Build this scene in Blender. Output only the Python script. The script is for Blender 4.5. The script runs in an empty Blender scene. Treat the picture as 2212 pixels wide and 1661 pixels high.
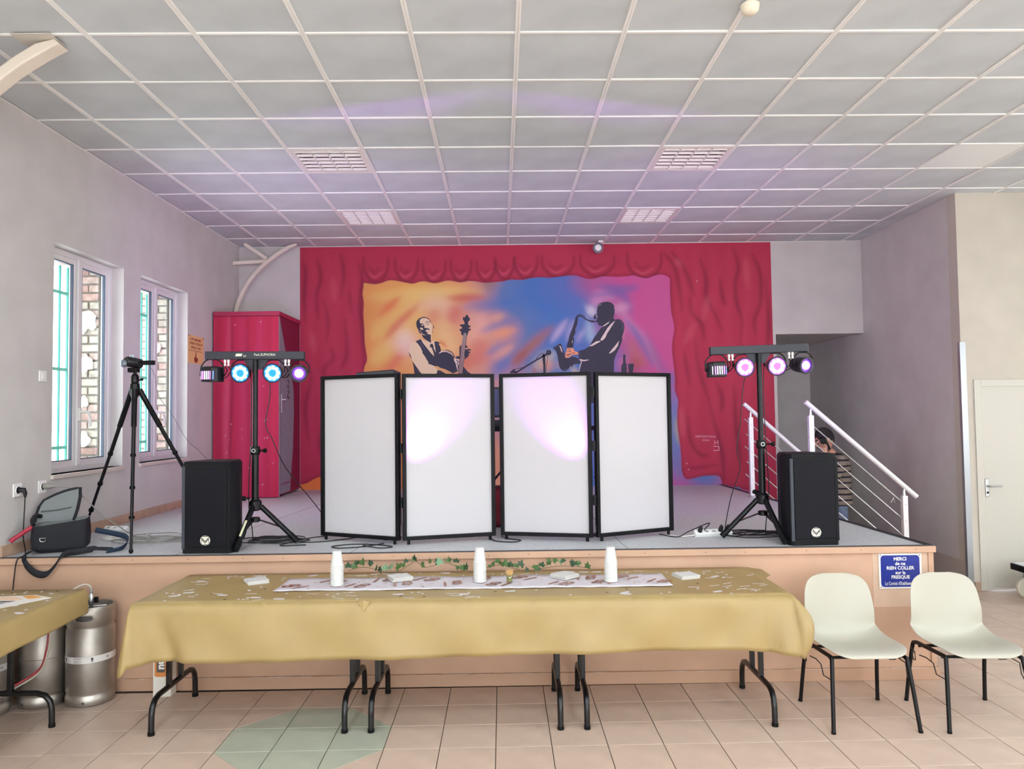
import bpy, bmesh, math, random
import numpy as np
from mathutils import Vector, Matrix
from mathutils.geometry import tessellate_polygon
random.seed(7)
R = random.Random(11)
SC = bpy.context.scene
COL = SC.collection

# ------------------------------------------------------------------ camera
EYE = 1.754
_yaw, _pitch, _roll = 0.0058, 0.0414, -0.0127
_f = Vector((math.sin(_yaw)*math.cos(_pitch), math.cos(_yaw)*math.cos(_pitch), math.sin(_pitch)))
_r = Vector((math.cos(_yaw), -math.sin(_yaw), 0)); _u = _r.cross(_f)
_r2 = _r*math.cos(_roll)+_u*math.sin(_roll); _u2 = -_r*math.sin(_roll)+_u*math.cos(_roll)
cd = bpy.data.cameras.new('camera'); cam = bpy.data.objects.new('camera', cd); COL.objects.link(cam)
cd.sensor_width = 36; cd.lens = 36*1626/2212; cd.clip_start = .05; cd.clip_end = 200
cam.matrix_world = Matrix(((_r2.x,_u2.x,-_f.x,0),(_r2.y,_u2.y,-_f.y,0),(_r2.z,_u2.z,-_f.z,EYE),(0,0,0,1)))
SC.camera = cam

# ------------------------------------------------------------------ sky, daylight, exposure
SC.view_settings.view_transform = 'Standard'; SC.view_settings.look = 'None'
SC.view_settings.gamma = 1; SC.view_settings.use_curve_mapping = False
SC.view_settings.exposure = -0.90
cy = SC.cycles; cy.use_light_tree = False; cy.max_bounces = 5; cy.diffuse_bounces = 4; cy.glossy_bounces = 3; cy.transmission_bounces = 4; cy.transparent_max_bounces = 8
cy.use_adaptive_sampling = True; cy.adaptive_threshold = .05; cy.caustics_reflective = False; cy.caustics_refractive = False
w = bpy.data.worlds.new('sky'); SC.world = w; w.use_nodes = True
w.node_tree.nodes['Background'].inputs[0].default_value = (.90, .96, 1.0, 1)
w.node_tree.nodes['Background'].inputs[1].default_value = 17.0

XL_ROOM = -3.338
def area(name, loc, direction, sx, sy, power, col):
    L = bpy.data.lights.new(name, 'AREA'); L.shape = 'RECTANGLE'; L.size = sx; L.size_y = sy
    L.energy = power; L.color = col
    o = bpy.data.objects.new(name, L); COL.objects.link(o); o.location = loc
    o.rotation_euler = Vector(direction).to_track_quat('-Z', 'Z').to_euler()
    return o
# daylight entering through the glazed rear wall and the windows of the right-hand wall
for x in (-1.9, 1.2, 4.3):
    area('daylight_rear', (x, -4.86, 1.75), (0, 1, .25), 2.5, 2.5, 27, (.80, .93, 1.0))
for y, e in ((-2.2, 26), (1.2, 26), (4.6, 10)):
    area('daylight_right', (7.86, y, 1.95), (-1, 0, .25), 2.0, 1.9, e, (.82, .94, 1.0))
for y in (-1.6, .4, 2.4):  # added fill lamps on the windowless near left wall, lifting floor and ceiling
    area('added_fill_left', (XL_ROOM+.02, y, 2.2), (1, 0, .1), 1.0, 1.7, 22, (.80, .93, 1.0))
# the lit ceiling fittings of the hall itself (over and behind the camera)
FIT = [(-1.374+3.0*i, .6*(-3*j)+2.64) for i in range(3) for j in range(4)]
for x, y in FIT:
    area('ceiling_lamp', (x, y, 3.885), (0, 0, -1), .52, .52, {0: 38, 1: 64}.get(round((2.64-y)/1.8), 86), (.84, .94, 1.0))
for y in (6.04, 7.35):        # sampling portals in the two left-hand windows (they emit nothing of their own)
    o = area('window_portal', (-3.52, y, 2.22), (1, 0, 0), .95, 1.7, 1, (1, 1, 1)); o.data.cycles.is_portal = True

# ------------------------------------------------------------------ helpers
def lin(c):
    c = c/255.0
    return c/12.92 if c <= .04045 else ((c+.055)/1.055)**2.4
def rgb(c): return (lin(c[0]), lin(c[1]), lin(c[2]), 1)
MATS = {}
def mat(name, c, rough=.6, metal=0, var=0, vscale=8, bump=0, bscale=60, spec=.5, sheen=0, detail=3):
    if name in MATS: return MATS[name]
    m = bpy.data.materials.new(name); m.use_nodes = True; MATS[name] = m
    nt = m.node_tree; p = nt.nodes['Principled BSDF']
    p.inputs['Roughness'].default_value = rough; p.inputs['Metallic'].default_value = metal
    p.inputs['Specular IOR Level'].default_value = spec
    if sheen: p.inputs['Sheen Weight'].default_value = sheen
    p.inputs['Base Color'].default_value = rgb(c)
    tc = nt.nodes.new('ShaderNodeTexCoord')
    if var:
        n = nt.nodes.new('ShaderNodeTexNoise'); n.inputs['Scale'].default_value = vscale; n.inputs['Detail'].default_value = detail
        nt.links.new(tc.outputs['Object'], n.inputs['Vector'])
        r = nt.nodes.new('ShaderNodeValToRGB'); e = r.color_ramp.elements
        lo = [max(0, x*(1-var)) for x in c]; hi = [min(255, x*(1+var*.6)) for x in c]
        e[0].position = .3; e[1].position = .7; e[0].color = rgb(lo); e[1].color = rgb(hi)
        nt.links.new(n.outputs['Fac'], r.inputs['Fac']); nt.links.new(r.outputs['Color'], p.inputs['Base Color'])
    if bump:
        n2 = nt.nodes.new('ShaderNodeTexNoise'); n2.inputs['Scale'].default_value = bscale; n2.inputs['Detail'].default_value = 4
        nt.links.new(tc.outputs['Object'], n2.inputs['Vector'])
        b = nt.nodes.new('ShaderNodeBump'); b.inputs['Strength'].default_value = bump; b.inputs['Distance'].default_value = .01
        nt.links.new(n2.outputs['Fac'], b.inputs['Height']); nt.links.new(b.outputs['Normal'], p.inputs['Normal'])
    return m
def emis(name, c, strength):
    if name in MATS: return MATS[name]
    m = mat(name, c, .4); p = m.node_tree.nodes['Principled BSDF']
    p.inputs['Emission Color'].default_value = rgb(c); p.inputs['Emission Strength'].default_value = strength
    return m
def glass(name, c=(255,255,255), fac=.07):
    if name in MATS: return MATS[name]
    m = bpy.data.materials.new(name); m.use_nodes = True; MATS[name] = m; nt = m.node_tree
    for n in list(nt.nodes):
        if n.type != 'OUTPUT_MATERIAL': nt.nodes.remove(n)
    o = [n for n in nt.nodes][0]
    t = nt.nodes.new('ShaderNodeBsdfTransparent'); g = nt.nodes.new('ShaderNodeBsdfGlossy'); x = nt.nodes.new('ShaderNodeMixShader')
    t.inputs[0].default_value = rgb(c); g.inputs['Roughness'].default_value = .03; x.inputs[0].default_value = fac
    nt.links.new(t.outputs[0], x.inputs[1]); nt.links.new(g.outputs[0], x.inputs[2]); nt.links.new(x.outputs[0], o.inputs['Surface'])
    return m

def wloc(o):
    v = Vector((0,0,0))
    while o is not None: v += o.location; o = o.parent
    return v
class MB:
    def __init__(s): s.v = []; s.f = []
    def add(s, v, f):
        n = len(s.v); s.v += [tuple(p) for p in v]; s.f += [tuple(i+n for i in q) for q in f]; return s
    def box(s, x0, x1, y0, y1, z0, z1):
        return s.add([(x0,y0,z0),(x1,y0,z0),(x1,y1,z0),(x0,y1,z0),(x0,y0,z1),(x1,y0,z1),(x1,y1,z1),(x0,y1,z1)],
                     [(3,2,1,0),(4,5,6,7),(0,1,5,4),(1,2,6,5),(2,3,7,6),(3,0,4,7)])
    def obox(s, c, size, M=None):
        x, y, z = [q/2 for q in size]; b = MB().box(-x,x,-y,y,-z,z)
        M = M or Matrix.Identity(3); c = Vector(c)
        return s.add([c+M@Vector(p) for p in b.v], b.f)
    def bar(s, a, b, w, h, up=(0,0,1)):
        a = Vector(a); b = Vector(b); d = (b-a).normalized(); u = Vector(up); sd = d.cross(u).normalized(); u = sd.cross(d)
        v = []
        for p in (a, b):
            for i, j in ((-1,-1),(1,-1),(1,1),(-1,1)): v.append(p+sd*(i*w/2)+u*(j*h/2))
        return s.add(v, [(3,2,1,0),(4,5,6,7),(0,1,5,4),(1,2,6,5),(2,3,7,6),(3,0,4,7)])
    def tube(s, pts, r, seg=8, closed=False):
        pts = [Vector(p) for p in pts]; n = len(pts); rs = r if isinstance(r, (list, tuple)) else [r]*n
        rings = []; prev = None
        for i, p in enumerate(pts):
            if closed: t = (pts[(i+1) % n]-pts[i-1])
            else: t = pts[min(i+1, n-1)]-pts[max(i-1, 0)]
            if t.length < 1e-9: t = Vector((0,0,1))
            t.normalize()
            if prev is None:
                a = Vector((0,0,1)) if abs(t.z) < .9 else Vector((1,0,0)); a = (a-t*a.dot(t)).normalized()
            else:
                a = prev-t*prev.dot(t)
                if a.length < 1e-6: a = t.orthogonal()
                a.normalize()
            prev = a; b = t.cross(a)
            rings.append([p+(a*math.cos(k*2*math.pi/seg)+b*math.sin(k*2*math.pi/seg))*rs[i] for k in range(seg)])
        v = [q for ring in rings for q in ring]; f = []
        m = n if closed else n-1
        for i in range(m):
            j = (i+1) % n
            for k in range(seg):
                l = (k+1) % seg; f.append((i*seg+k, i*seg+l, j*seg+l, j*seg+k))
        if not closed: f.append(tuple(range(seg-1,-1,-1))); f.append(tuple((n-1)*seg+k for k in range(seg)))
        return s.add(v, f)
    def lathe(s, prof, seg=24, c=(0,0,0), axis=(0,0,1), cap=True):
        ax = Vector(axis).normalized(); a = ax.orthogonal().normalized(); b = ax.cross(a); c = Vector(c)
        v = []; f = []
        for (r, z) in prof:
            for k in range(seg):
                t = 2*math.pi*k/seg; v.append(c+ax*z+(a*math.cos(t)+b*math.sin(t))*r)
        n = len(prof)
        for i in range(n-1):
            for k in range(seg):
                l = (k+1) % seg; f.append((i*seg+k, i*seg+l, (i+1)*seg+l, (i+1)*seg+k))
        if cap: f.append(tuple(range(seg-1,-1,-1))); f.append(tuple((n-1)*seg+k for k in range(seg)))
        return s.add(v, f)
    def prism(s, poly, o, ex, ey, n, depth):
        """polygon poly (2D) in the frame o,ex,ey, pushed along n by depth (0 = one flat face)"""
        o = Vector(o); ex = Vector(ex); ey = Vector(ey); n = Vector(n)
        P = [o+ex*a+ey*b for a, b in poly]; m = len(P)
        tri = tessellate_polygon([[Vector((a,b,0)) for a, b in poly]])
        out = []
        for t in tri:
            t = list(t); q = (P[t[1]]-P[t[0]]).cross(P[t[2]]-P[t[0]])
            if q.dot(n) < 0: t.reverse()
            out.append(tuple(t))
        if depth == 0: return s.add(P, out)
        Q = [p+n*depth for p in P]
        f = [tuple(i+m for i in t) for t in out]+[tuple(reversed(t)) for t in out]
        sgn = sum(poly[i][0]*poly[(i+1)%m][1]-poly[(i+1)%m][0]*poly[i][1] for i in range(m))
        fl = (ex.cross(ey)).dot(n)*sgn > 0
        for i in range(m):
            j = (i+1) % m; q = (i, j, j+m, i+m); f.append(q if fl else tuple(reversed(q)))
        return s.add(P+Q, f)
    def build(s, name, material, parent=None, smooth=False, bevel=0, bseg=2):
        me = bpy.data.meshes.new(name)
        off = wloc(parent) if parent else Vector((0,0,0))
        me.from_pydata([(p[0]-off.x, p[1]-off.y, p[2]-off.z) for p in s.v], [], s.f)
        if smooth:
            me.polygons.foreach_set('use_smooth', [True]*len(me.polygons)); me.set_sharp_from_angle(angle=math.radians(42))
        me.update()
        o = bpy.data.objects.new(name, me); COL.objects.link(o)
        if material is not None: me.materials.append(material)
        if parent: o.parent = parent
        if bevel:
            b = o.modifiers.new('bevel', 'BEVEL'); b.width = bevel; b.segments = bseg; b.limit_method = 'ANGLE'
        return o
def thing(name, loc, label, cat, group=None):
    o = bpy.data.objects.new(name, None); COL.objects.link(o); o.location = loc; o.empty_display_size = .05
    return tag(o, label, cat, group)
def tag(o, label, cat, group=None):
    o['label'] = label; o['category'] = cat
    if group: o['group'] = group
    return o
def struct(o, label=None):
    o['kind'] = 'structure'
    if label: o['label'] = label
    return o
def recenter(o):
    """put a one-mesh thing's origin at its base"""
    me = o.data; n = len(me.vertices); a = np.empty(n*3); me.vertices.foreach_get('co', a); a = a.reshape(-1,3)
    c = np.array([(a[:,0].min()+a[:,0].max())/2, (a[:,1].min()+a[:,1].max())/2, a[:,2].min()])
    me.vertices.foreach_set('co', (a-c).ravel()); me.update(); o.location = o.location+Vector(c); return o
def copy_tree(o, parent=None):
    c = o.copy(); COL.objects.link(c)
    if parent: c.parent = parent
    for ch in o.children: copy_tree(ch, c)
    return c
def text(name, s, size, material, parent, o, ex, ey, extrude=.0006, xs=1.0, font_shear=0, bold=0):
    """lettering as real thin geometry: centred at o, reading along ex, upright along ey"""
    cu = bpy.data.curves.new(name, 'FONT'); cu.body = s; cu.size = size; cu.align_x = 'CENTER'; cu.align_y = 'CENTER'
    cu.extrude = 0; cu.shear = font_shear; cu.resolution_u = 3; cu.offset = bold
    t = bpy.data.objects.new(name, cu); COL.objects.link(t); bpy.context.view_layer.update()
    me = bpy.data.meshes.new_from_object(t.evaluated_get(bpy.context.evaluated_depsgraph_get()))
    bpy.data.objects.remove(t); bpy.data.curves.remove(cu)
    ex = Vector(ex); ey = Vector(ey); n = ex.cross(ey); off = wloc(parent) if parent else Vector((0,0,0)); o = Vector(o)
    for v in me.vertices: v.co = o-off+ex*(v.co.x*xs)+ey*v.co.y+n*extrude
    me.materials.clear(); me.materials.append(material); me.name = name
    ob = bpy.data.objects.new(name, me); COL.objects.link(ob)
    if parent: ob.parent = parent
    return ob
def smooth_path(pts, n=8):
    P = [Vector(p) for p in pts]; P = [P[0]*2-P[1]]+P+[P[-1]*2-P[-2]]; out = []
    for i in range(1, len(P)-2):
        a, b, c, d = P[i-1:i+3]
        for k in range(n):
            t = k/n; out.append(.5*((2*b)+(c-a)*t+(2*a-5*b+4*c-d)*t*t+(3*b-a-3*c+d)*t**3))
    out.append(P[-2]); return out

XL, YS, ZS, YB, XR, ZC = -3.338, 4.984, .867, 9.36, 4.46, 3.897
YD, XS, XSB = 7.36, 2.785, 2.65                      # front of the door wall, right end of the stage
# ================================================================== the setting
m_wall = mat('wall_paint', (206,201,197), .75, var=.03, vscale=3)
m_wall_r = mat('wall_paint_cream', (198,190,176), .75, var=.03, vscale=3)
m_tile = mat('floor_tile', (206,182,164), .38, var=.05, vscale=5)
m_tile2 = mat('floor_tile_mint', (178,182,164), .38, var=.05, vscale=5)
m_grout = mat('floor_grout', (78,66,58), .9)
m_ctile = mat('ceiling_tile', (204,209,211), .85, var=.045, vscale=2.2)
m_cgrid = mat('ceiling_grid', (246,244,240), .5)
m_white = mat('white_plastic', (238,236,232), .35)
m_pvc = mat('window_pvc', (226,222,222), .35)
m_gasket = mat('window_gasket', (70,84,104), .5)
m_glass = glass('window_glass')
m_black = mat('black_paint', (10,10,13), .5, spec=.2)
m_blackm = mat('black_metal', (10,10,13), .36, spec=.3)
m_steel = mat('brushed_steel', (200,200,202), .35, metal=.9)
m_peach = mat('stage_peach', (198,160,134), .6, var=.05, vscale=2.5)
m_peach2 = mat('stage_peach_light', (208,178,154), .6, var=.03)
m_lino = mat('stage_lino', (200,202,204), .5, var=.07, vscale=30, detail=6)

def clip_poly(P, a, b, c):          # keep a*x+b*y<=c
    out = []
    for i in range(len(P)):
        p, q = P[i], P[(i+1) % len(P)]; dp = a*p[0]+b*p[1]-c; dq = a*q[0]+b*q[1]-c
        if dp <= 0: out.append(p)
        if (dp < 0 < dq) or (dq < 0 < dp):
            t = dp/(dp-dq); out.append((p[0]+(q[0]-p[0])*t, p[1]+(q[1]-p[1])*t))
    return out
def parea(P): return abs(sum(P[i][0]*P[(i+1)%len(P)][1]-P[(i+1)%len(P)][0]*P[i][1] for i in range(len(P)))/2)

# ---- floor
floor = struct(MB().box(XL-.3, 8.0, -5.0, 11.1, -.12, -.006).build('floor', m_grout), 'tiled hall floor, pinkish beige squares with one mint octagon inlay')
T, FX, FY, FR = .2976, -.0546, 4.9573, .0078
def frot(x, y): return (x*math.cos(FR)-y*math.sin(FR), x*math.sin(FR)+y*math.cos(FR))
g = .0022
def tile_mesh(name, poly, m, z0=-.008, z1=0, bv=.0012):
    b = MB(); n = len(poly); cx = sum(p[0] for p in poly)/n; cy = sum(p[1] for p in poly)/n
    ins = [(p[0]+(cx-p[0])*.012, p[1]+(cy-p[1])*.012) for p in poly]
    v = [(x,y,z0) for x,y in poly]+[(x,y,z1-bv) for x,y in poly]+[(x,y,z1) for x,y in ins]
    f = [tuple(range(n-1,-1,-1)), tuple(2*n+i for i in range(n))]
    for i in range(n):
        j = (i+1)%n; f += [(i,j,n+j,n+i),(n+i,n+j,2*n+j,2*n+i)]
    me = bpy.data.meshes.new(name); me.from_pydata(v, [], f); me.materials.append(m); return me
a0, a1 = g, T-g
sq = [(a0,a0),(a1,a0),(a1,a1),(a0,a1)]
me_tile = tile_mesh('tile', sq, m_tile); me_mint = tile_mesh('tile_mint', sq, m_tile2)
corner_cut = {}
for k, (dx, dy) in {'bl':(0,0),'br':(1,0),'tr':(1,1),'tl':(0,1)}.items():   # which corner of the tile stays pink
    c = (T if dx else 0, T if dy else 0); s = (1 if dx else -1, 1 if dy else -1)
    # diagonal joins the two neighbouring corners of that corner
    A, B_, Cc = s[0], s[1], (s[0]*c[0]+s[1]*c[1])-T
    mint = clip_poly(sq, A, B_, Cc-.0012); pink = clip_poly(sq, -A, -B_, -Cc-.0012)
    corner_cut[k] = (tile_mesh('tile_cut', mint, m_tile2), tile_mesh('tile_corner', pink, m_tile))
def put_tile(me, c, r):
    o = bpy.data.objects.new('floor_tile', me); COL.objects.link(o); o.parent = floor
    x, y = frot(FX+c*T, FY-(r+1)*T); o.location = (x, y, 0); o.rotation_euler = (0,0,FR); return o
rest = MB()
for r in range(-9, 34):
    for c in range(-12, 28):
        x = FX+c*T; y = FY-(r+1)*T
        xw, yw = frot(x+T/2, y+T/2)
        if xw < XL+.1 or xw > 7.8: continue
        if yw > 4.9 and xw < XSB-.1: continue
        if yw > YD-.1 and xw > XR-.15: continue
        if yw > YD+.3: continue
        vis = (yw > 3.3 and -.74*yw-.15 < xw < .72*yw+.15)
        if not vis:
            p = [frot(x+q[0], y+q[1]) for q in sq]; n = len(rest.v)
            rest.v += [(a,b,0) for a,b in p]; rest.f.append((n,n+1,n+2,n+3)); continue
        key = None
        if -5 <= c <= -3 and 1 <= r <= 3:
            key = {(-5,1):'tl',(-3,1):'tr',(-5,3):'bl',(-3,3):'br'}.get((c,r), 'mint')
        if key is None: put_tile(me_tile, c, r)
        elif key == 'mint': put_tile(me_mint, c, r)
        else:
            put_tile(corner_cut[key][0], c, r); put_tile(corner_cut[key][1], c, r)
o = rest.build('floor_tiles_beyond', m_tile, floor); o['kind'] = 'stuff'

# ---- ceiling: lay-in tiles on a white grid
CX, CY, CR, CT = .1265, 4.1365, .0111, .6
def crot(x, y): return (x*math.cos(CR)-y*math.sin(CR), x*math.sin(CR)+y*math.cos(CR))
ceil = struct(MB().box(XL-.3, 8.0, -5.0, 11.1, ZC+.16, ZC+.26).build('ceiling', m_wall), 'suspended ceiling of square grey-white tiles')
def clip_room(P):
    P = clip_poly(P, -1, 0, -XL-.004)
    if not P: return P
    ys = [p[1] for p in P]; xs = [p[0] for p in P]
    if max(ys) > YD+.01 and max(xs) > XR and min(xs) >= XR-.5 and min(ys) > YD-.62:
        # corner beside the door wall: keep the part in front of the wall, or left of the right wall
        A = clip_poly(P, 0, 1, YD-.004); 
        if min(xs) > XR-.02: return A
    if min(ys) > YD-.02: P = clip_poly(P, 1, 0, XR-.004)
    return clip_poly(P, 0, 1, YB-.004) if P else P
LOUVRE = {(-3,3),(2,3),(-3,6),(2,6)}; BLANK = (6,3)
h_ = CT/2-.006
me_ct = tile_mesh('ceiling_tile', [(-h_,-h_),(h_,-h_),(h_,h_),(-h_,h_)], m_ctile, 0, .014, .001)
crest = MB()
for r in range(-15, 10):
    for c in range(-6, 13):
        x0, y0 = CX+c*CT, CY+r*CT
        P = [crot(x0+.006,y0+.006), crot(x0+CT-.006,y0+.006), crot(x0+CT-.006,y0+CT-.006), crot(x0+.006,y0+CT-.006)]
        if (c,r) in LOUVRE or (c,r) == BLANK: continue
        Q = clip_room(P)
        if len(Q) < 3 or parea(Q) < .004: continue
        yw = sum(p[1] for p in P)/4; xw = sum(p[0] for p in P)/4
        if yw < 3.0 or xw > .75*yw+.9 or xw > 7.8:
            n = len(crest.v); crest.v += [(a,b,ZC+.007) for a,b in Q]; crest.f.append(tuple(n+i for i in range(len(Q)))[::-1]); continue
        if parea(Q) > parea(P)*.999:
            o = bpy.data.objects.new('ceiling_tile', me_ct); COL.objects.link(o); o.parent = ceil
            cx, cy = crot(x0+CT/2, y0+CT/2); o.location = (cx, cy, ZC+.006+R.uniform(0,.003))
            o.rotation_euler = (R.uniform(-.003,.003), R.uniform(-.003,.003), CR)
        else:
            n = len(Q); cx = sum(p[0] for p in Q)/n; cy = sum(p[1] for p in Q)/n
            me = tile_mesh('ceiling_tile_cut', [(a-cx,b-cy) for a,b in Q], m_ctile, 0, .014, .001)
            o = bpy.data.objects.new('ceiling_tile', me); COL.objects.link(o); o.parent = ceil; o.location = (cx, cy, ZC+.0065)
o = crest.build('ceiling_tiles_beyond', m_ctile, ceil); o['kind'] = 'stuff'
# main runners (with a groove) and cross tees
for c in range(-5, 13):
    yend = YB-.01
    x0 = CX+c*CT
    xa, ya = crot(x0, 9.3); 
    if xa > XR-.03: yend = YD-.01
    def at(y, dx): return crot(x0+dx, y)
    b = MB()
    ys = (3.0, yend) if x0 < 7 else None
    if ys is None: continue
    xs_a = at(ys[0],0)[0]
    for d0, d1, z0 in ((-.014,-.005,0),(.005,.014,0),(-.005,.005,.004)):
        v = []
        for y in ys:
            for d in (d0, d1):
                p = at(y, d); v += [(max(p[0],XL+.003),p[1],ZC+z0),(max(p[0],XL+.003),p[1],ZC+.02)]
        b.add(v, [(0,1,3,2),(4,6,7,5),(0,2,6,4),(1,5,7,3),(0,4,5,1),(2,3,7,6)])
    b.build('main_runner', m_cgrid, ceil)
ct_me = MB().box(-CT/2+.0145, CT/2-.0145, -.0085, .0085, 0, .02)
tee = None
for r in range(-1, 10):
    for c in range(-6, 12):
        p = crot(CX+c*CT+CT/2, CY+r*CT)
        if p[1] > YB-.02 or p[0] > .75*p[1]+.8: continue
        if p[1] > YD-.02 and p[0] > XR-.05: continue
        lo, hi = p[0]-CT/2+.0145, p[0]+CT/2-.0145
        if hi < XL+.05: continue
        cut = lo < XL or (p[1] > YD and hi > XR)
        if cut:
            lo2 = max(lo, XL+.004); hi2 = min(hi, XR-.004) if p[1] > YD else hi
            o = MB().box(lo2, hi2, p[1]-.0085, p[1]+.0085, ZC, ZC+.02).build('cross_tee', m_cgrid, ceil); continue
        if tee is None:
            tee = ct_me.build('cross_tee', m_cgrid, ceil); o = tee
        else: o = tee.copy(); COL.objects.link(o)
        o.location = (p[0], p[1], ZC); o.rotation_euler = (0,0,CR)
# wall angle trim round the ceiling
MB().box(XL, XL+.018, 2.9, YB, ZC-.004, ZC+.001).build('wall_angle', m_cgrid, ceil)
MB().box(XL, XR, YB-.018, YB, ZC-.004, ZC+.001).build('wall_angle', m_cgrid, ceil)
# louvred lights
m_louv = mat('louvre_enamel', (236,232,224), .4)
m_dark = mat('fitting_inside', (92,84,90), .7)
LAB = {(-3,3):'louvred square ceiling light, nearer of the two on the left', (2,3):'louvred square ceiling light, nearer of the two on the right',
       (-3,6):'louvred square ceiling light, farther of the two on the left', (2,6):'louvred square ceiling light, farther of the two on the right'}
for (c, r), lab in LAB.items():
    x, y = crot(CX+(c+.5)*CT, CY+(r+.5)*CT)
    t = thing('ceiling_light', (x,y,ZC-.004), lab, 'ceiling light', 'louvred lights in the ceiling grid'); t.rotation_euler = (0,0,CR)
    q = CT/2-.012; b = MB()
    def loc(bm): bm.v = [(vx+x, vy+y, vz+ZC) for vx,vy,vz in bm.v]; return bm
    loc(MB().box(-q,q,-q,q,.085,.095)).build('backing', m_dark if r == 3 else m_louv, t)
    b = MB()
    for s in (-1,1): b.box(-q,q,min(s*q,s*(q-.03)),max(s*q,s*(q-.03)),-.002,.02); b.box(min(s*q,s*(q-.03)),max(s*q,s*(q-.03)),-q+.03,q-.03,-.002,.02)
    for s in (-1,1): b.box(-q,q,min(s*q,s*(q-.008)),max(s*q,s*(q-.008)),.02,.09); b.box(min(s*q,s*(q-.008)),max(s*q,s*(q-.008)),-q,q,.02,.09)
    loc(b).build('frame', m_louv, t)
    qi = q-.03
    for k in range(1,4): loc(MB().box(-qi+2*qi*k/4-.004, -qi+2*qi*k/4+.004, -qi, qi, -.001, .024)).build('blade', m_louv, t)
    for k in range(6):
        yy = -qi+2*qi*(k+.5)/6
        zt_ = .013 if r == 3 else .021; v = [(-qi,yy+.006,-.001),(qi,yy+.006,-.001),(qi,yy-.008,zt_),(-qi,yy-.008,zt_),(-qi,yy+.010,-.001),(qi,yy+.010,-.001),(qi,yy-.004,zt_),(-qi,yy-.004,zt_)]
        loc(MB().add(v, [(3,2,1,0),(4,5,6,7),(0,1,5,4),(1,2,6,5),(2,3,7,6),(3,0,4,7)])).build('louvre', m_louv, t)
    if r == 3:
        for k in range(3): loc(MB().tube([(-qi, -qi+2*qi*(k+.5)/3, .072),(qi, -qi+2*qi*(k+.5)/3, .072)], .013)).build('lamp_tube', m_white, t, smooth=True)
x, y = crot(CX+(6.5)*CT, CY+3.5*CT)
t = thing('diffuser_panel', (x,y,ZC), 'plain pale diffuser panel in the ceiling near the right wall', 'ceiling panel'); t.rotation_euler=(0,0,CR)
m_diff = mat('diffuser', (240,244,242), .35)
b = MB().box(x-.288,x+.288,y-.288,y+.288,ZC+.004,ZC+.014); b.build('diffuser', m_diff, t, bevel=.004)
b = MB()
for s in (-1,1): b.box(x-.292,x+.292,y+s*.288-.004,y+s*.288+.004,ZC+.001,ZC+.016).box(x+s*.288-.004,x+s*.288+.004,y-.292,y+.292,ZC+.001,ZC+.016)
b.build('frame', m_cgrid, t)
for x, y in FIT:          # the hall's own fittings, lit, outside the picture
    MB().box(x-.29,x+.29,y-.29,y+.29,ZC-.006,ZC+.004).build('light_fitting', m_louv, ceil)
# small bits hanging from the ceiling
b = MB().lathe([(.004,0),(.03,.004),(.045,.02),(.05,.05)], 20, (1.30,3.87,ZC-.05)); 
o = tag(recenter(b.build('ceiling_sensor', mat('cream_plastic',(236,226,204),.4), smooth=True)), 'small cream sensor dome fixed under a ceiling runner', 'sensor')
t = thing('wall_spotlight', (1.13,9.2,3.74), 'round silver spotlight hanging above the mural', 'spotlight')
MB().tube([(1.17,9.2,ZC),(1.165,9.2,3.85),(1.13,9.2,3.83)], .009).build('arm', m_steel, t, smooth=True)
MB().box(1.14,1.2,9.17,9.23,ZC-.028,ZC).build('mount', m_white, t, bevel=.004)
MB().lathe([(.03,.10),(.058,.08),(.064,.0),(.055,-.004),(.05,.006)], 28, (1.128,9.13,3.795),(0,1,0)).build('housing', mat('spot_grey',(132,128,138),.4,metal=.4), t, smooth=True)
MB().lathe([(.004,-.002),(.036,.0),(.04,.006)], 28, (1.128,9.128,3.795),(0,1,0)).build('lens', m_white, t, smooth=True)

# ---- walls
WIN = [(5.535, 6.545, 1.362, 3.085), (6.848, 7.855, 1.366, 3.085)]
def wall_x(name, x0, x1, y0, y1, z0, z1, holes, m):
    b = MB(); ys = sorted(holes, key=lambda h:h[0]); cur = y0
    for (a, c, e, d) in ys:
        b.box(x0,x1,cur,a,z0,z1); b.box(x0,x1,a,c,z0,e); b.box(x0,x1,a,c,d,z1); cur = c
    b.box(x0,x1,cur,y1,z0,z1); return b.build(name, m)
wl = struct(wall_x('wall_left', XL-.14, XL, -5.0, YB+.2, -.1, ZC+.2, WIN, m_wall), 'plain greige left wall with two windows')
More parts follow.
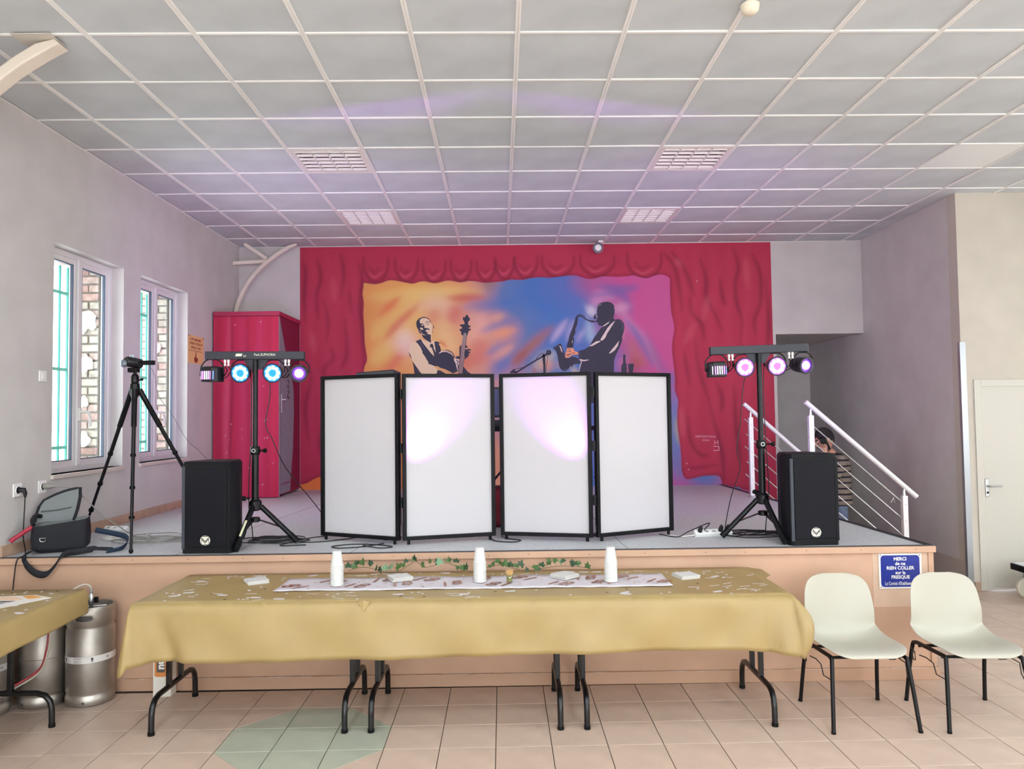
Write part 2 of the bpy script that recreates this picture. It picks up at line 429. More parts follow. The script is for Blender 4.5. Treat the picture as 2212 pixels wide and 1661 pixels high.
# rear part of the left wall (outside): brick skin with window openings
m_mortar = mat('brick_mortar', (128,124,118), .95, bump=.4, bscale=60)
m_bricks = [mat('brick_red', (176,146,138), .9, var=.14, vscale=14, bump=.5, bscale=50), mat('brick_buff', (180,172,160), .9, var=.14, vscale=14, bump=.5, bscale=50),
            mat('brick_pink', (184,162,154), .9, var=.14, vscale=14, bump=.5, bscale=50)]
m_plaster = mat('white_plaster', (236,234,228), .9, bump=.3, bscale=40)
HOLE2 = [(a-.04, c+.02, e-.06, d+.0) for a,c,e,d in WIN]
wb = struct(wall_x('wall_brick_outside', XL-.52, XL-.22, 4.6, 8.6, .5, ZC, HOLE2, m_mortar), 'weathered brick outer skin seen through the windows')
brick_me = {}
for wi, (a, c, e, d) in enumerate(HOLE2):
    z = e+.01; k = 0
    while z < d-.05:
        hgt = .062; offs = (0, .11)[k % 2]; x = XL-.215-offs*.0
        cuts = [XL-.22, XL-.22-(.2 if k%2==0 else .09), XL-.22-(.3 if k%2==0 else .30)]
        segs = [(cuts[1]+.006, cuts[0]-.004), (cuts[2]+.002, cuts[1]-.006)]
        for (x0, x1) in segs:
            pr = .006+R.random()*.012; ci = R.choice((0,1,1,2))
            o = MB().box(x0,x1,c-pr,c+.02,z+.004,z+hgt).build('brick', m_bricks[ci], wb, bevel=.004, bseg=1)
        z += .0745; k += 1
    # lintel course seen from below
    for j in range(9):
        y0 = a+.02+j*(c-a-.02)/9
        MB().box(XL-.5,XL-.24,y0+.006,y0+(c-a-.02)/9-.006,d-.012,d+.03).build('brick', m_bricks[j%3], wb, bevel=.004, bseg=1)
    for (zz, s) in ((e+.30,.07),(e+.62,.05),(e+.95,.09),(e+1.32,.11)) if wi == 0 else ((e+.5,.06),(e+1.2,.09)):
        poly = [(math.cos(q*2*math.pi/13)*s*.8*k_, math.sin(q*2*math.pi/13)*s*k_) for q, k_ in ((q, R.uniform(.55,1.15)) for q in range(13))]
        MB().prism(poly, (XL-.30-R.random()*.05, c-.016, zz), (1,0,0), (0,0,1), (0,-1,0), .012).build('plaster_patch', m_plaster, wb)
# windows
m_sill = mat('sill_paint', (214,202,192), .5)
for wi, (a, c, e, d) in enumerate(WIN):
    wn = struct(MB().box(XL-.16, XL-.10, a, a+.05, e, d).build('window_%d' % (wi+1), m_pvc), ('white double casement window, nearer one', 'white double casement window, farther one beside the notice')[wi])
    b = MB().box(XL-.16, XL-.10, c-.05, c, e, d).box(XL-.16, XL-.10, a+.05, c-.05, e, e+.045).box(XL-.16, XL-.10, a+.05, c-.05, d-.045, d)
    b.build('window_frame', m_pvc, wn, bevel=.004)
    mid = (a+c)/2
    for (y0, y1) in ((a+.035, mid-.004), (mid+.004, c-.035)):
        s = .056; z0, z1 = e+.03, d-.03
        b = MB().box(XL-.15,XL-.108,y0,y0+s,z0,z1).box(XL-.15,XL-.108,y1-s,y1,z0,z1).box(XL-.15,XL-.108,y0+s,y1-s,z0,z0+s).box(XL-.15,XL-.108,y0+s,y1-s,z1-s,z1)
        sash = b.build('sash', m_pvc, wn, bevel=.005)
        g0 = .007
        b = MB().box(XL-.135,XL-.112,y0+s,y0+s+g0,z0+s,z1-s).box(XL-.135,XL-.112,y1-s-g0,y1-s,z0+s,z1-s).box(XL-.135,XL-.112,y0+s,y1-s,z0+s,z0+s+g0).box(XL-.135,XL-.112,y0+s,y1-s,z1-s-g0,z1-s)
        b.build('gasket', m_gasket, sash)
        MB().box(XL-.122,XL-.118,y0+s+g0,y1-s-g0,z0+s+g0,z1-s-g0).build('pane', m_glass, sash)
    MB().box(XL-.108,XL-.090,mid-.026,mid+.026,e+.035,d-.035).build('meeting_stile', m_pvc, wn, bevel=.006)
    hz = 1.80
    hb = MB().box(XL-.09,XL-.076,mid-.014,mid+.014,hz-.04,hz+.06)
    hb.tube(smooth_path([(XL-.084,mid,hz+.03),(XL-.045,mid+.01,hz+.03),(XL-.03,mid+.03,hz+.02),(XL-.029,mid+.05,hz-.03),(XL-.029,mid+.045,hz-.09)],4), .011)
    hb.build('handle', m_white, wn, smooth=True)
    MB().box(XL-.10, XL+.022, a-.012, c+.012, e-.03, e).build('window_sill', m_sill, wn, bevel=.004)
# green security grilles outside
m_green = mat('green_paint', (72,176,160), .5)
for wi, (a, c, e, d) in enumerate(WIN):
    t = thing('window_grille', (XL-.41,(a+c)/2,e), ('green steel bars outside the nearer window','green steel bars outside the farther window')[wi], 'grille')
    off = 6.296 if wi == 0 else 7.703
    y = off-.6
    ys = [off+.1135*k for k in range(-6, 3)]
    for yy in ys:
        if a-.1 < yy < c+.01: MB().tube([(XL-.41,yy,e-.05),(XL-.41,yy,d-.02)], .011).build('bar', m_green, t, smooth=True)
    for zz in (1.535, 2.19, 2.835): MB().box(XL-.425,XL-.395,a-.04,c+.01,zz-.013,zz+.013).build('rail', m_green, t)
# back wall, passage, right-hand side
b = MB().box(XL-.14, 3.36, YB, YB+.16, -.1, ZC+.2).box(3.36, XR, YB, YB+.16, 2.73, ZC+.2)
struct(b.build('wall_back', m_wall), 'back wall behind the stage')
b = MB().box(3.36, XR, YB+.16, 11.07, 2.74, 2.9).box(3.2, XR+.15, 11.07, 11.2, -.1, 2.9).box(3.2, 3.36, YB+.16, 11.07, -.1, 2.9)
struct(b.build('wall_passage', m_wall), 'shaded passage beside the mural')
struct(MB().box(XR, XR+.15, YD+.15, 11.2, -.1, ZC+.2).build('wall_right', m_wall), 'greige wall beside the stairs')
DX0, DX1, DZ = 4.64, 5.52, 1.985
b = MB().box(XR, DX0-.035, YD, YD+.15, -.1, ZC+.2).box(DX0-.035, DX1+.035, YD, YD+.15, DZ+.03, ZC+.2).box(DX1+.035, 8.0, YD, YD+.15, -.1, ZC+.2)
struct(b.build('wall_door', m_wall_r), 'cream wall with a white door at the far right')
struct(MB().box(XR-.012, XR+.045, YD-.006, YD, .0, 2.42).box(XR-.012, XR, YD, YD+.03, 0, 2.42).build('trim_2', mat('corner_steel',(176,180,184),.35,metal=.6)), 'steel corner guard')
m_door = mat('door_paint', (200,196,184), .45)
dr = struct(MB().box(DX0, DX1, YD+.02, YD+.06, .012, DZ).build('door_1', m_door, bevel=.002), 'flat cream door with steel lever handle')
b = MB().box(DX0-.07,DX0,YD-.014,YD+.02,0,DZ+.065).box(DX1,DX1+.07,YD-.014,YD+.02,0,DZ+.065).box(DX0,DX1,YD-.014,YD+.02,DZ,DZ+.065)
b.build('door_frame', m_door, dr, bevel=.004)
MB().box(DX0+.02,DX0+.056,YD+.008,YD+.02,.9,1.08).build('door_plate', m_steel, dr, bevel=.006)
MB().tube(smooth_path([(DX0+.038,YD+.02,1.01),(DX0+.038,YD-.03,1.01),(DX0+.06,YD-.04,1.01),(DX0+.15,YD-.04,1.012)],4),.010).build('door_handle', m_steel, dr, smooth=True)
MB().lathe([(.004,0),(.011,0),(.011,.003)],14,(DX0+.038,YD+.005,.945),(0,1,0)).build('keyhole', m_black, dr)
m_tileb = mat('skirting_tile', (176,150,130), .5, var=.1)
struct(MB().box(XR+.05, DX0-.07, YD-.012, YD, 0, .085).build('baseboard_door_wall', m_tileb, bevel=.002))
struct(MB().box(XR-.006, XR, YD+.03, 11.0, 0, .28).build('baseboard_right', mat('dado_brown',(188,176,166),.6), bevel=.002))
# rest of the hall, behind and to the right of the camera
b = MB().box(8.0,8.15,-5.1,-3.3,-.1,ZC+.2).box(8.0,8.15,-1.1,.1,-.1,ZC+.2).box(8.0,8.15,2.3,3.5,-.1,ZC+.2).box(8.0,8.15,5.7,YD+.15,-.1,ZC+.2)
for y0 in (-3.3,.1,3.5): b.box(8.0,8.15,y0,y0+2.2,-.1,.95).box(8.0,8.15,y0,y0+2.2,2.95,ZC+.2)
struct(b.build('wall_far_right', m_wall_r))
b = MB().box(XL-.14,-3.2,-5.15,-5.0,-.1,ZC+.2).box(-.6,-.1,-5.15,-5.0,-.1,ZC+.2).box(2.5,3.0,-5.15,-5.0,-.1,ZC+.2).box(5.6,8.15,-5.15,-5.0,-.1,ZC+.2)
for x0 in (-3.2,-.1,3.0): b.box(x0,x0+2.6,-5.15,-5.0,-.1,.42).box(x0,x0+2.6,-5.15,-5.0,3.05,ZC+.2)
struct(b.build('wall_rear', m_wall_r))
wn = 3
for x0 in (-3.2,-.1,3.0):
    b = MB().box(x0,x0+.06,-5.1,-5.04,.42,3.05).box(x0+2.54,x0+2.6,-5.1,-5.04,.42,3.05).box(x0+1.27,x0+1.33,-5.1,-5.04,.42,3.05).box(x0,x0+2.6,-5.1,-5.04,.42,.48).box(x0,x0+2.6,-5.1,-5.04,2.99,3.05)
    o = struct(b.build('window_%d' % wn, m_pvc)); MB().box(x0+.06,x0+2.54,-5.075,-5.07,.48,2.99).build('pane', m_glass, o); wn += 1
for y0 in (-3.3,.1,3.5):
    b = MB().box(8.03,8.09,y0,y0+.06,.95,2.95).box(8.03,8.09,y0+2.14,y0+2.2,.95,2.95).box(8.03,8.09,y0+1.07,y0+1.13,.95,2.95).box(8.03,8.09,y0,y0+2.2,.95,1.01).box(8.03,8.09,y0,y0+2.2,2.89,2.95)
    o = struct(b.build('window_%d' % wn, m_pvc)); MB().box(8.06,8.065,y0+.06,y0+2.14,1.01,2.89).build('pane', m_glass, o); wn += 1

# ---- stage
st = struct(MB().prism([(XL,YS),(XS,YS),(XSB,YB),(XL,YB)],(0,0,ZS-.03),(1,0,0),(0,1,0),(0,0,1),.03).build('floor_stage', m_lino), 'grey lino stage floor')
m_seam = mat('lino_seam', (112,110,112), .7)
for (p, q) in (((-1.05,YS+.01),(-.55,YB)),((.78,YS+.01),(.62,YB)),((-2.2,YS+.01),(-1.9,8.4))):
    MB().bar((p[0],p[1],ZS+.0004),(q[0],q[1],ZS+.0004),.004,.0012).build('lino_seam', m_seam, st)
m_rub = mat('edge_rubber',(50,48,52),.6)
for d in (.040,.010): MB().bar((XS-d,YS,ZS+.0025),(XSB-d,YB,ZS+.0025),.014,.005).build('edge_strip', m_rub, st)
MB().box(XL,XS,YS-.004,YS+.008,ZS-.004,ZS+.003).build('edge_strip', m_rub, st)
fr = struct(MB().box(XL, XS, YS, YS+.03, 0, ZS-.03).prism([(XS-.03,YS+.03),(XS,YS+.03),(XSB,YB),(XSB-.03,YB)],(0,0,0),(1,0,0),(0,1,0),(0,0,1),ZS-.03).build('wall_stage_front', m_peach), 'peach painted stage front')
MB().box(2.385,2.75,YS-.0015,YS,.47,.822).build('paint_patch', m_peach2, fr)
MB().box(XS-.035,XS,YS-.010,YS,.11,.826).build('corner_batten', m_peach, fr, bevel=.002)
b = MB(); segs = [XL, -.22, XS+.012]
nose = struct(MB().box(XL,-.2215,YS-.024,YS,ZS-.044,ZS-.003).build('trim_1', m_peach, bevel=.003), 'peach nosing batten along the stage edge')
MB().box(-.2195,XS+.010,YS-.024,YS,ZS-.044,ZS-.003).build('batten', m_peach, nose, bevel=.003)
m_screw = mat('screw_rust', (120,78,56), .6)
x = XL+.22
while x < XS:
    MB().lathe([(.0035,0),(.0035,.003)],8,(x,YS-.0245,ZS-.022+R.uniform(-.004,.004)),(0,1,0)).build('screw', m_screw, nose); x += R.choice((.26,.36,.40))
# skirting with scraped paint
m_skirt = mat('skirting_peach', (190,152,126), .6)
nt = m_skirt.node_tree; p = nt.nodes['Principled BSDF']
tc = nt.nodes.new('ShaderNodeTexCoord'); mp = nt.nodes.new('ShaderNodeMapping'); mp.inputs['Scale'].default_value = (2.2,1,45)
nz = nt.nodes.new('ShaderNodeTexNoise'); nz.inputs['Scale'].default_value = 3; nz.inputs['Detail'].default_value = 8; nz.inputs['Roughness'].default_value = .7
sx = nt.nodes.new('ShaderNodeSeparateXYZ'); mr = nt.nodes.new('ShaderNodeMapRange'); mr.inputs[1].default_value=.055; mr.inputs[2].default_value=.078
ml = nt.nodes.new('ShaderNodeMath'); ml.operation='MULTIPLY'; rp = nt.nodes.new('ShaderNodeValToRGB')
rp.color_ramp.elements[0].position=.50; rp.color_ramp.elements[1].position=.56; rp.color_ramp.elements[0].color=rgb((190,152,126)); rp.color_ramp.elements[1].color=rgb((206,190,176))
nt.links.new(tc.outputs['Object'],mp.inputs[0]); nt.links.new(mp.outputs[0],nz.inputs['Vector']); nt.links.new(tc.outputs['Object'],sx.inputs[0]); nt.links.new(sx.outputs[2],mr.inputs[0])
nt.links.new(mr.outputs[0],ml.inputs[0]); nt.links.new(nz.outputs['Fac'],ml.inputs[1]); nt.links.new(ml.outputs[0],rp.inputs[0]); nt.links.new(rp.outputs[0],p.inputs['Base Color'])
struct(MB().box(XL,XS+.014,YS-.018,YS,0,.08).build('baseboard_stage', m_skirt, bevel=.003), 'scuffed peach skirting under the stage')
struct(MB().box(XL,XL+.016,YS,YB,ZS,ZS+.075).build('baseboard_left', mat('skirting_wood',(190,158,134),.5,var=.08), bevel=.003), 'brown skirting on the stage along the left wall')
# ================================================================== mural on the back wall
# mural points are image pixels; HM (camera homography) maps wall metres (X,Z) to them
HM = np.array([[175.9611072507904, 2.7105159501472205, 1101.2511844682222], [-1.6651443049993497, -171.41692353162856, 1205.6620286112723], [0.0006247147346505825, 0.0044617450688517035, 1.0]])
HI = np.linalg.inv(HM)
def wallpt(u, v):
    q = HI @ np.array([u, v, 1.0]); return q[0]/q[2], q[1]/q[2]
def to_pixels(X, Z):
    q = HM @ np.stack([X, Z, np.ones_like(X)]); return q[0]/q[2], q[1]/q[2]
def lin3(c): return np.array([lin(x) for x in c])
def curve2(pts, n=6):
    if len(pts) < 3: return pts
    return [(q.x, q.y) for q in smooth_path([(a,b,0) for a,b in pts], n)]
def seg_dist(U, V, pts):
    best = np.full(U.shape, 1e9); tt = np.zeros(U.shape); N = len(pts)-1
    for i, ((x0,y0),(x1,y1)) in enumerate(zip(pts[:-1], pts[1:])):
        dx, dy = x1-x0, y1-y0; L = dx*dx+dy*dy+1e-9
        t = np.clip(((U-x0)*dx+(V-y0)*dy)/L, 0, 1); d = (U-x0-t*dx)**2+(V-y0-t*dy)**2
        m = d < best; best[m] = d[m]; tt[m] = (i+t[m])/N
    return np.sqrt(best), tt
def spray(C, U, V, pts, width, col, a, taper=.55):
    pts = curve2(pts); lo = np.array(pts).min(0)-width*2.6; hi = np.array(pts).max(0)+width*2.6
    m = (U>lo[0])&(U<hi[0])&(V>lo[1])&(V<hi[1])
    if not m.any(): return
    d, t = seg_dist(U[m], V[m], pts); w_ = width*(1-taper*.5+taper*.5*np.sin(np.pi*t)); e = 1-taper+taper*np.sin(np.pi*np.clip(t,.0,1))**.6
    k = (a*e*np.exp(-(d/w_)**2))[:,None]
    C[m] = C[m]*(1-k)+lin3(col)*k
def inside(U, V, poly):
    r = np.zeros(U.shape, bool); n = len(poly); j = n-1
    for i in range(n):
        xi, yi = poly[i]; xj, yj = poly[j]
        if yi != yj:
            c = ((yi > V) != (yj > V)) & (U < (xj-xi)*(V-yi)/(yj-yi)+xi); r ^= c
        j = i
    return r
OPEN = [(786,611),(809,614),(825,611),(839,606),(851,606),(869,609),(891,613),(905,609),(918,608),(938,612),(954,609),(968,606),(982,608),(996,610),(1012,607),(1028,608),(1046,611),(1062,610),(1086,608),(1104,604),(1126,605),(1147,601),(1167,599),(1187,600),(1207,598),(1231,595),(1247,596),(1267,602),(1283,602),(1303,597),(1328,598),(1352,597),(1370,595),(1382,599),(1398,601),(1412,596),(1428,593),(1440,596),(1447,603),
        (1447,619),(1448,649),(1450,675),(1455,697),(1456,715),(1452,739),(1452,763),(1455,788),(1458,818),(1458,843),(1465,866),(1463,889),(1463,916),(1467,948),(1471,980),(1473,1017),(1481,1034),(1495,1034),(1515,1029),(1543,1027),(1555,1030),(1560,1046),(1562,1070),(640,1070),(640,1050),(662,1044),(687,1031),(715,1029),(742,1040),(770,1030),(790,1000),(786,950),(792,900),(788,850),(786,800),(793,778),(791,759),(788,739),(787,709),(785,679),(786,655),(783,635)]
def paint_mural(X, Z):
    U, V = to_pixels(X, Z); n = len(U); C = np.zeros((n,3))
    red = lin3((184,50,78)); C[:] = red
    # --- picture inside the curtain
    I = np.zeros((n,3)); t = np.clip((U-786)/(1450-786)+.022*np.sin(V*.05+U*.012)+.018*np.sin(V*.021+1.3)-.00035*(V-690), 0, 1)
    keys = [(0,(226,150,84)),(.2,(232,176,110)),(.33,(226,160,128)),(.42,(196,140,140)),(.50,(98,124,176)),(.60,(76,120,186)),(.72,(96,116,182)),(.80,(176,96,150)),(.9,(206,88,148)),(1,(206,92,150))]
    for ch in range(3):
        I[:,ch] = np.interp(t, [k[0] for k in keys], [lin(k[1][ch]) for k in keys])
    S = lambda pts, w_, c, a: spray(I, U, V, pts, w_*1.25, c, a, .75)
    Y_, O_, P_, B_, M_, W_, R_ = (240,204,120),(226,116,72),(234,176,160),(70,116,186),(212,84,146),(244,224,216),(214,92,84)
    S([(790,625),(1030,618)],16,(232,150,70),.7); S([(800,640),(1040,632)],16,Y_,.75); S([(905,650),(870,690),(840,720)],24,Y_,.7)
    S([(870,630),(1000,630)],12,Y_,.5); S([(960,644),(1050,642)],9,(206,92,80),.75); S([(1040,612),(1075,612)],14,(150,120,110),.7)
    S([(865,640),(820,680)],8,O_,.75); S([(908,655),(860,700),(830,735)],9,(216,104,78),.8); S([(880,745),(850,785),(830,805)],10,(222,110,92),.8)
    S([(800,700),(795,800)],10,(230,140,80),.5); S([(835,690),(800,735)],14,Y_,.5); S([(850,735),(800,790)],18,Y_,.65); S([(870,710),(880,770)],22,W_,.6)
    S([(900,665),(945,655),(975,680)],18,(236,196,160),.7); S([(925,675),(950,690)],14,(222,140,112),.6); S([(990,660),(975,700)],16,(214,110,100),.7); S([(955,690),(965,740),(985,760)],18,(240,200,140),.7)
    S([(1010,690),(1040,700),(1010,740)],20,P_,.7); S([(960,740),(955,745)],10,O_,.8); S([(1005,760),(1010,800)],18,R_,.6); S([(1040,730),(1030,790)],20,(214,116,106),.7)
    S([(1065,650),(1000,665)],10,B_,.35); S([(1120,650),(1030,668)],10,B_,.5); S([(1110,690),(1040,715)],8,B_,.5); S([(1100,740),(1050,765)],9,B_,.5); S([(1110,760),(1060,815)],16,B_,.75)
    S([(1090,680),(1060,690)],8,(232,170,140),.55); S([(1115,712),(1060,725)],9,(236,160,120),.8); S([(1110,745),(1065,775)],9,(232,166,140),.7); S([(1195,705),(1150,745),(1110,785)],11,(176,108,92),.85); S([(1140,755),(1105,790)],10,(172,96,80),.7)
    S([(1225,690),(1190,740)],7,(200,176,206),.75); S([(1240,690),(1225,740)],8,(186,170,208),.6); S([(1262,712),(1246,740)],6,(188,170,208),.6); S([(1270,720),(1275,735)],14,(88,128,190),.8)
    S([(1200,760),(1150,800)],14,(226,206,160),.6); S([(1180,775),(1180,805)],14,(226,150,110),.7); S([(1160,800),(1150,805)],10,(176,90,70),.6); S([(1215,770),(1225,800)],14,(222,178,150),.6); S([(1250,800),(1235,808)],12,(210,190,150),.7)
    S([(1275,660),(1300,640),(1330,640)],12,(220,150,190),.8); S([(1270,680),(1285,665)],12,(236,226,226),.7); S([(1270,690),(1280,745)],10,(200,220,226),.5)
    S([(1290,618),(1340,625),(1380,620)],9,(126,100,166),.8); S([(1275,640),(1340,635),(1365,680)],8,(130,100,166),.7); S([(1340,660),(1360,700),(1395,740),(1425,800)],9,(206,140,180),.7); S([(1352,690),(1380,730),(1410,790)],7,(110,104,170),.7)
    S([(1360,730),(1375,770),(1395,790)],14,(196,110,110),.7); S([(1370,770),(1375,805)],14,(176,80,80),.6); S([(1345,770),(1345,800)],10,(222,120,150),.5); S([(1395,720),(1420,780),(1440,820)],9,(130,100,150),.5)
    S([(1320,670),(1360,660)],10,(230,180,206),.5); S([(1330,700),(1345,730)],9,(226,170,170),.5)
    S([(1440,805),(1458,830)],16,(120,110,170),.7); S([(1455,830),(1462,1040)],18,(96,130,186),.95); S([(1462,900),(1468,960)],7,(190,170,130),.7); S([(1470,1000),(1560,1044)],30,(72,124,180),.95)
    S([(800,830),(1100,1000)],70,(226,140,90),.5); S([(1000,850),(1400,1000)],60,(110,120,180),.6); S([(640,1046),(720,1040),(900,1060)],26,(236,120,56),.95)
    OP = curve2(OPEN, 3); msk = inside(U, V, OP); sd, _ = seg_dist(U, V, OP+[OP[0]]); sd = np.where(msk, sd, -sd); soft = np.clip(.5+sd/1.6, 0, 1)[:,None]
    # --- curtain folds (dark and light airbrush strokes)
    out = sd < 4; Uo, Vo = U[out], V[out]; Co = C[out].copy()
    spray(Co, Uo, Vo, OP+[OP[0]], 5, (126,30,54), .55, 0)
    T = lambda pts, w_, c, a, tp=.6: spray(Co, Uo, Vo, pts, w_, c, a, tp)
    DK, LT = (112,28,52), (216,104,116)
    for pts in ([(655,565),(660,590),(657,640),(660,700)],[(685,560),(693,600),(683,640),(688,690)],[(735,545),(742,590),(735,645)],[(775,570),(782,600),(778,660),(783,720),(786,790)],[(700,650),(708,690),(705,740)],[(755,630),(760,680)],[(745,690),(750,760),(735,800)],[(715,750),(720,775),(700,800),(705,860)],[(665,780),(672,820),(660,880),(668,960)],[(760,820),(750,900),(760,980)],[(700,900),(692,960),(705,1010)]): T(pts, 5.5, DK, .6)
    for (x, y, w_, h) in ((812,598,26,40),(878,598,24,38),(938,600,24,36),(996,598,22,36),(1050,596,20,32),(1090,592,20,34),(1136,590,24,34),(1205,588,34,34),(1290,586,36,32),(1392,590,36,42)):
        T([(x-w_*1.02,y-h),(x-w_*.98,y-h*.45),(x-w_*.72,y-2),(x-w_*.3,y+9),(x+w_*.3,y+9),(x+w_*.72,y-2),(x+w_*.98,y-h*.45),(x+w_*1.02,y-h)], 4.2, DK, .55, .3)
        T([(x-w_*.6,y-9),(x-w_*.1,y+1),(x+w_*.55,y-10)], 2.2, LT, .4); T([(x-w_*.6,y-h*.6),(x-w_*.2,y-h*.25),(x+w_*.4,y-h*.5)], 5, DK, .35)
    for pts in ([(1452,545),(1475,575),(1490,610),(1500,640)],[(1436,548),(1456,575),(1466,612),(1472,660),(1470,675)],[(1512,560),(1525,600),(1526,640),(1545,680),(1560,715)],[(1490,640),(1495,675),(1515,700),(1522,735)],[(1555,600),(1560,640),(1568,660)],[(1583,535),(1595,575),(1588,610),(1590,650),(1602,690),(1600,745)],[(1625,550),(1642,590),(1644,650),(1630,690),(1632,720)],[(1478,760),(1482,790),(1490,830)],[(1500,730),(1510,800),(1530,860)],[(1545,820),(1560,860),(1558,890)],[(1485,900),(1492,950),(1510,980),(1530,985)],[(1530,860),(1545,920),(1560,980),(1565,1040)],[(1585,830),(1590,920),(1600,1000)],[(1640,840),(1650,900),(1640,960)],[(1655,600),(1660,700),(1655,760)],[(1630,980),(1640,1060),(1660,1100)]): T(pts, 5.5, DK, .62)
    for x in (672,705,728,760,1470,1500,1540,1575,1612,1650): T([(x,540),(x+6,620),(x-5,700),(x+4,800),(x,900),(x+5,1000)], 13, (204,64,92), .35)
    for pts in ([(1500,700),(1480,740)],[(1530,640),(1520,690)],[(1610,560),(1615,620)],[(1470,880),(1475,940)],[(1460,560),(1470,575)],[(720,600),(722,650)],[(672,720),(680,760)]): T(pts, 8, LT, .35)
    T([(1480,1012),(1510,1010),(1550,1004)],5,DK,.4)
    for (x,y) in ((1483,1000),(1487,1013),(1505,606)): T([(x,y),(x+1,y+2)],1.2,(230,200,200),.9)
    C[out] = Co; C = C*(1-soft)+I*soft
    d = np.sqrt((U-1592)**2+((V-1057)*1.6)**2); k = np.clip(9-d,0,1)[:,None]; C = C*(1-k)+lin3((84,120,170))*k
    return C
def painted(name, V3, F, cols, parent, rough=.7):
    me = bpy.data.meshes.new(name); off = wloc(parent) if parent else Vector((0,0,0))
    me.from_pydata([(a-off.x,b-off.y,c-off.z) for a,b,c in V3], [], F); at = me.color_attributes.new('paint','FLOAT_COLOR','POINT')
    at.data.foreach_set('color', np.concatenate([cols, np.ones((len(cols),1))],1).astype(np.float32).ravel())
    if 'airbrush_paint' not in MATS:
        m = bpy.data.materials.new('airbrush_paint'); m.use_nodes = True; MATS['airbrush_paint'] = m; nt = m.node_tree
        p = nt.nodes['Principled BSDF']; p.inputs['Roughness'].default_value = rough; p.inputs['Specular IOR Level'].default_value = .35
        a = nt.nodes.new('ShaderNodeVertexColor'); a.layer_name = 'paint'
        n = nt.nodes.new('ShaderNodeTexNoise'); n.inputs['Scale'].default_value = 130; n.inputs['Detail'].default_value = 3
        x = nt.nodes.new('ShaderNodeMix'); x.data_type = 'RGBA'; x.blend_type = 'MULTIPLY'; x.inputs[0].default_value = .22
        tc = nt.nodes.new('ShaderNodeTexCoord'); nt.links.new(tc.outputs['Object'], n.inputs['Vector'])
        r = nt.nodes.new('ShaderNodeValToRGB'); r.color_ramp.elements[0].position = .35; r.color_ramp.elements[1].position = .65
        r.color_ramp.elements[0].color = (.6,.6,.6,1); r.color_ramp.elements[1].color = (1,1,1,1); nt.links.new(n.outputs['Fac'], r.inputs[0])
        nt.links.new(a.outputs['Color'], x.inputs[6]); nt.links.new(r.outputs['Color'], x.inputs[7]); nt.links.new(x.outputs[2], p.inputs['Base Color'])
        b = nt.nodes.new('ShaderNodeBump'); b.inputs['Strength'].default_value = .12; b.inputs['Distance'].default_value = .01
        nt.links.new(n.outputs['Fac'], b.inputs['Height']); nt.links.new(b.outputs['Normal'], p.inputs['Normal'])
    me.materials.append(MATS['airbrush_paint']); me.update()
    o = bpy.data.objects.new(name, me); COL.objects.link(o)
    if parent: o.parent = parent
    return o
def grid(nx, ny):
    F = []
    for j in range(ny-1):
        for i in range(nx-1): k = j*nx+i; F.append((k,k+1,k+nx+1,k+nx))
    return F
mural = thing('mural', (.37,YB-.003,.1), 'painted red stage curtain framing two jazz musicians on the back wall', 'mural')
xs = np.linspace(-2.578, 3.322, 600); zs = np.linspace(.05, ZC-.006, 390)
XX, ZZ = np.meshgrid(xs, zs); XX = XX.ravel(); ZZ = ZZ.ravel()
painted('painted_curtain', [(a,YB-.003,c) for a,c in zip(XX.tolist(),ZZ.tolist())], grid(600,390), paint_mural(XX,ZZ), mural)
# stencilled figures, flat paint a hair above the wall
m_ink = mat('mural_black', (40,36,58), .6); m_pale = mat('mural_pale', (226,204,196), .6); m_skinp = mat('mural_cream', (230,200,164), .6)
m_or = mat('mural_orange', (232,150,112), .6); m_brown = mat('mural_brown', (112,66,70), .6); m_sheen = mat('mural_slate', (74,70,100), .6)
class Fig:
    def __init__(s, name, org, k, label=None):
        s.o = org; s.k = k; s.p = mural; s.n = name; s.root = None; s.d = 0; s.label = label
    def w(s, pts, d): return [(lambda q:(q[0], q[1]))(wallpt(s.o[0]+x/s.k, s.o[1]+y/s.k)) for x, y in pts]
    def poly(s, pts, m, d=.001, name='shape'):
        q = s.w(pts, d); b = MB().prism(q, (0,YB-.0045-d,0), (1,0,0), (0,0,1), (0,-1,0), 0)
        o = b.build(s.n if s.root is None else name, m, mural if s.root is None else s.root)
        if s.root is None:
            s.root = o
            if s.label: o['label'] = s.label
        return o
    def line(s, pts, wd, m, d=.001, name='stroke'):
        P = [Vector((x,y)) for x,y in pts]; L = []; Rr = []
        ws = wd if isinstance(wd,(list,tuple)) else [wd]*len(P)
        for i, p in enumerate(P):
            t = (P[min(i+1,len(P)-1)]-P[max(i-1,0)]).normalized(); n = Vector((-t.y,t.x))
            L.append(p+n*ws[i]/2); Rr.append(p-n*ws[i]/2)
        return s.poly([tuple(q) for q in L+Rr[::-1]], m, d, name)
    def disc(s, c, r, m, d=.001, name='shape'): return s.poly([(c[0]+r*math.cos(a), c[1]+r*math.sin(a)) for a in np.linspace(0,2*math.pi,20,endpoint=False)], m, d, name)
A = Fig('painted_saxophonist', (1100,640), 7.373, 'black silhouette of a saxophone player in a jacket')
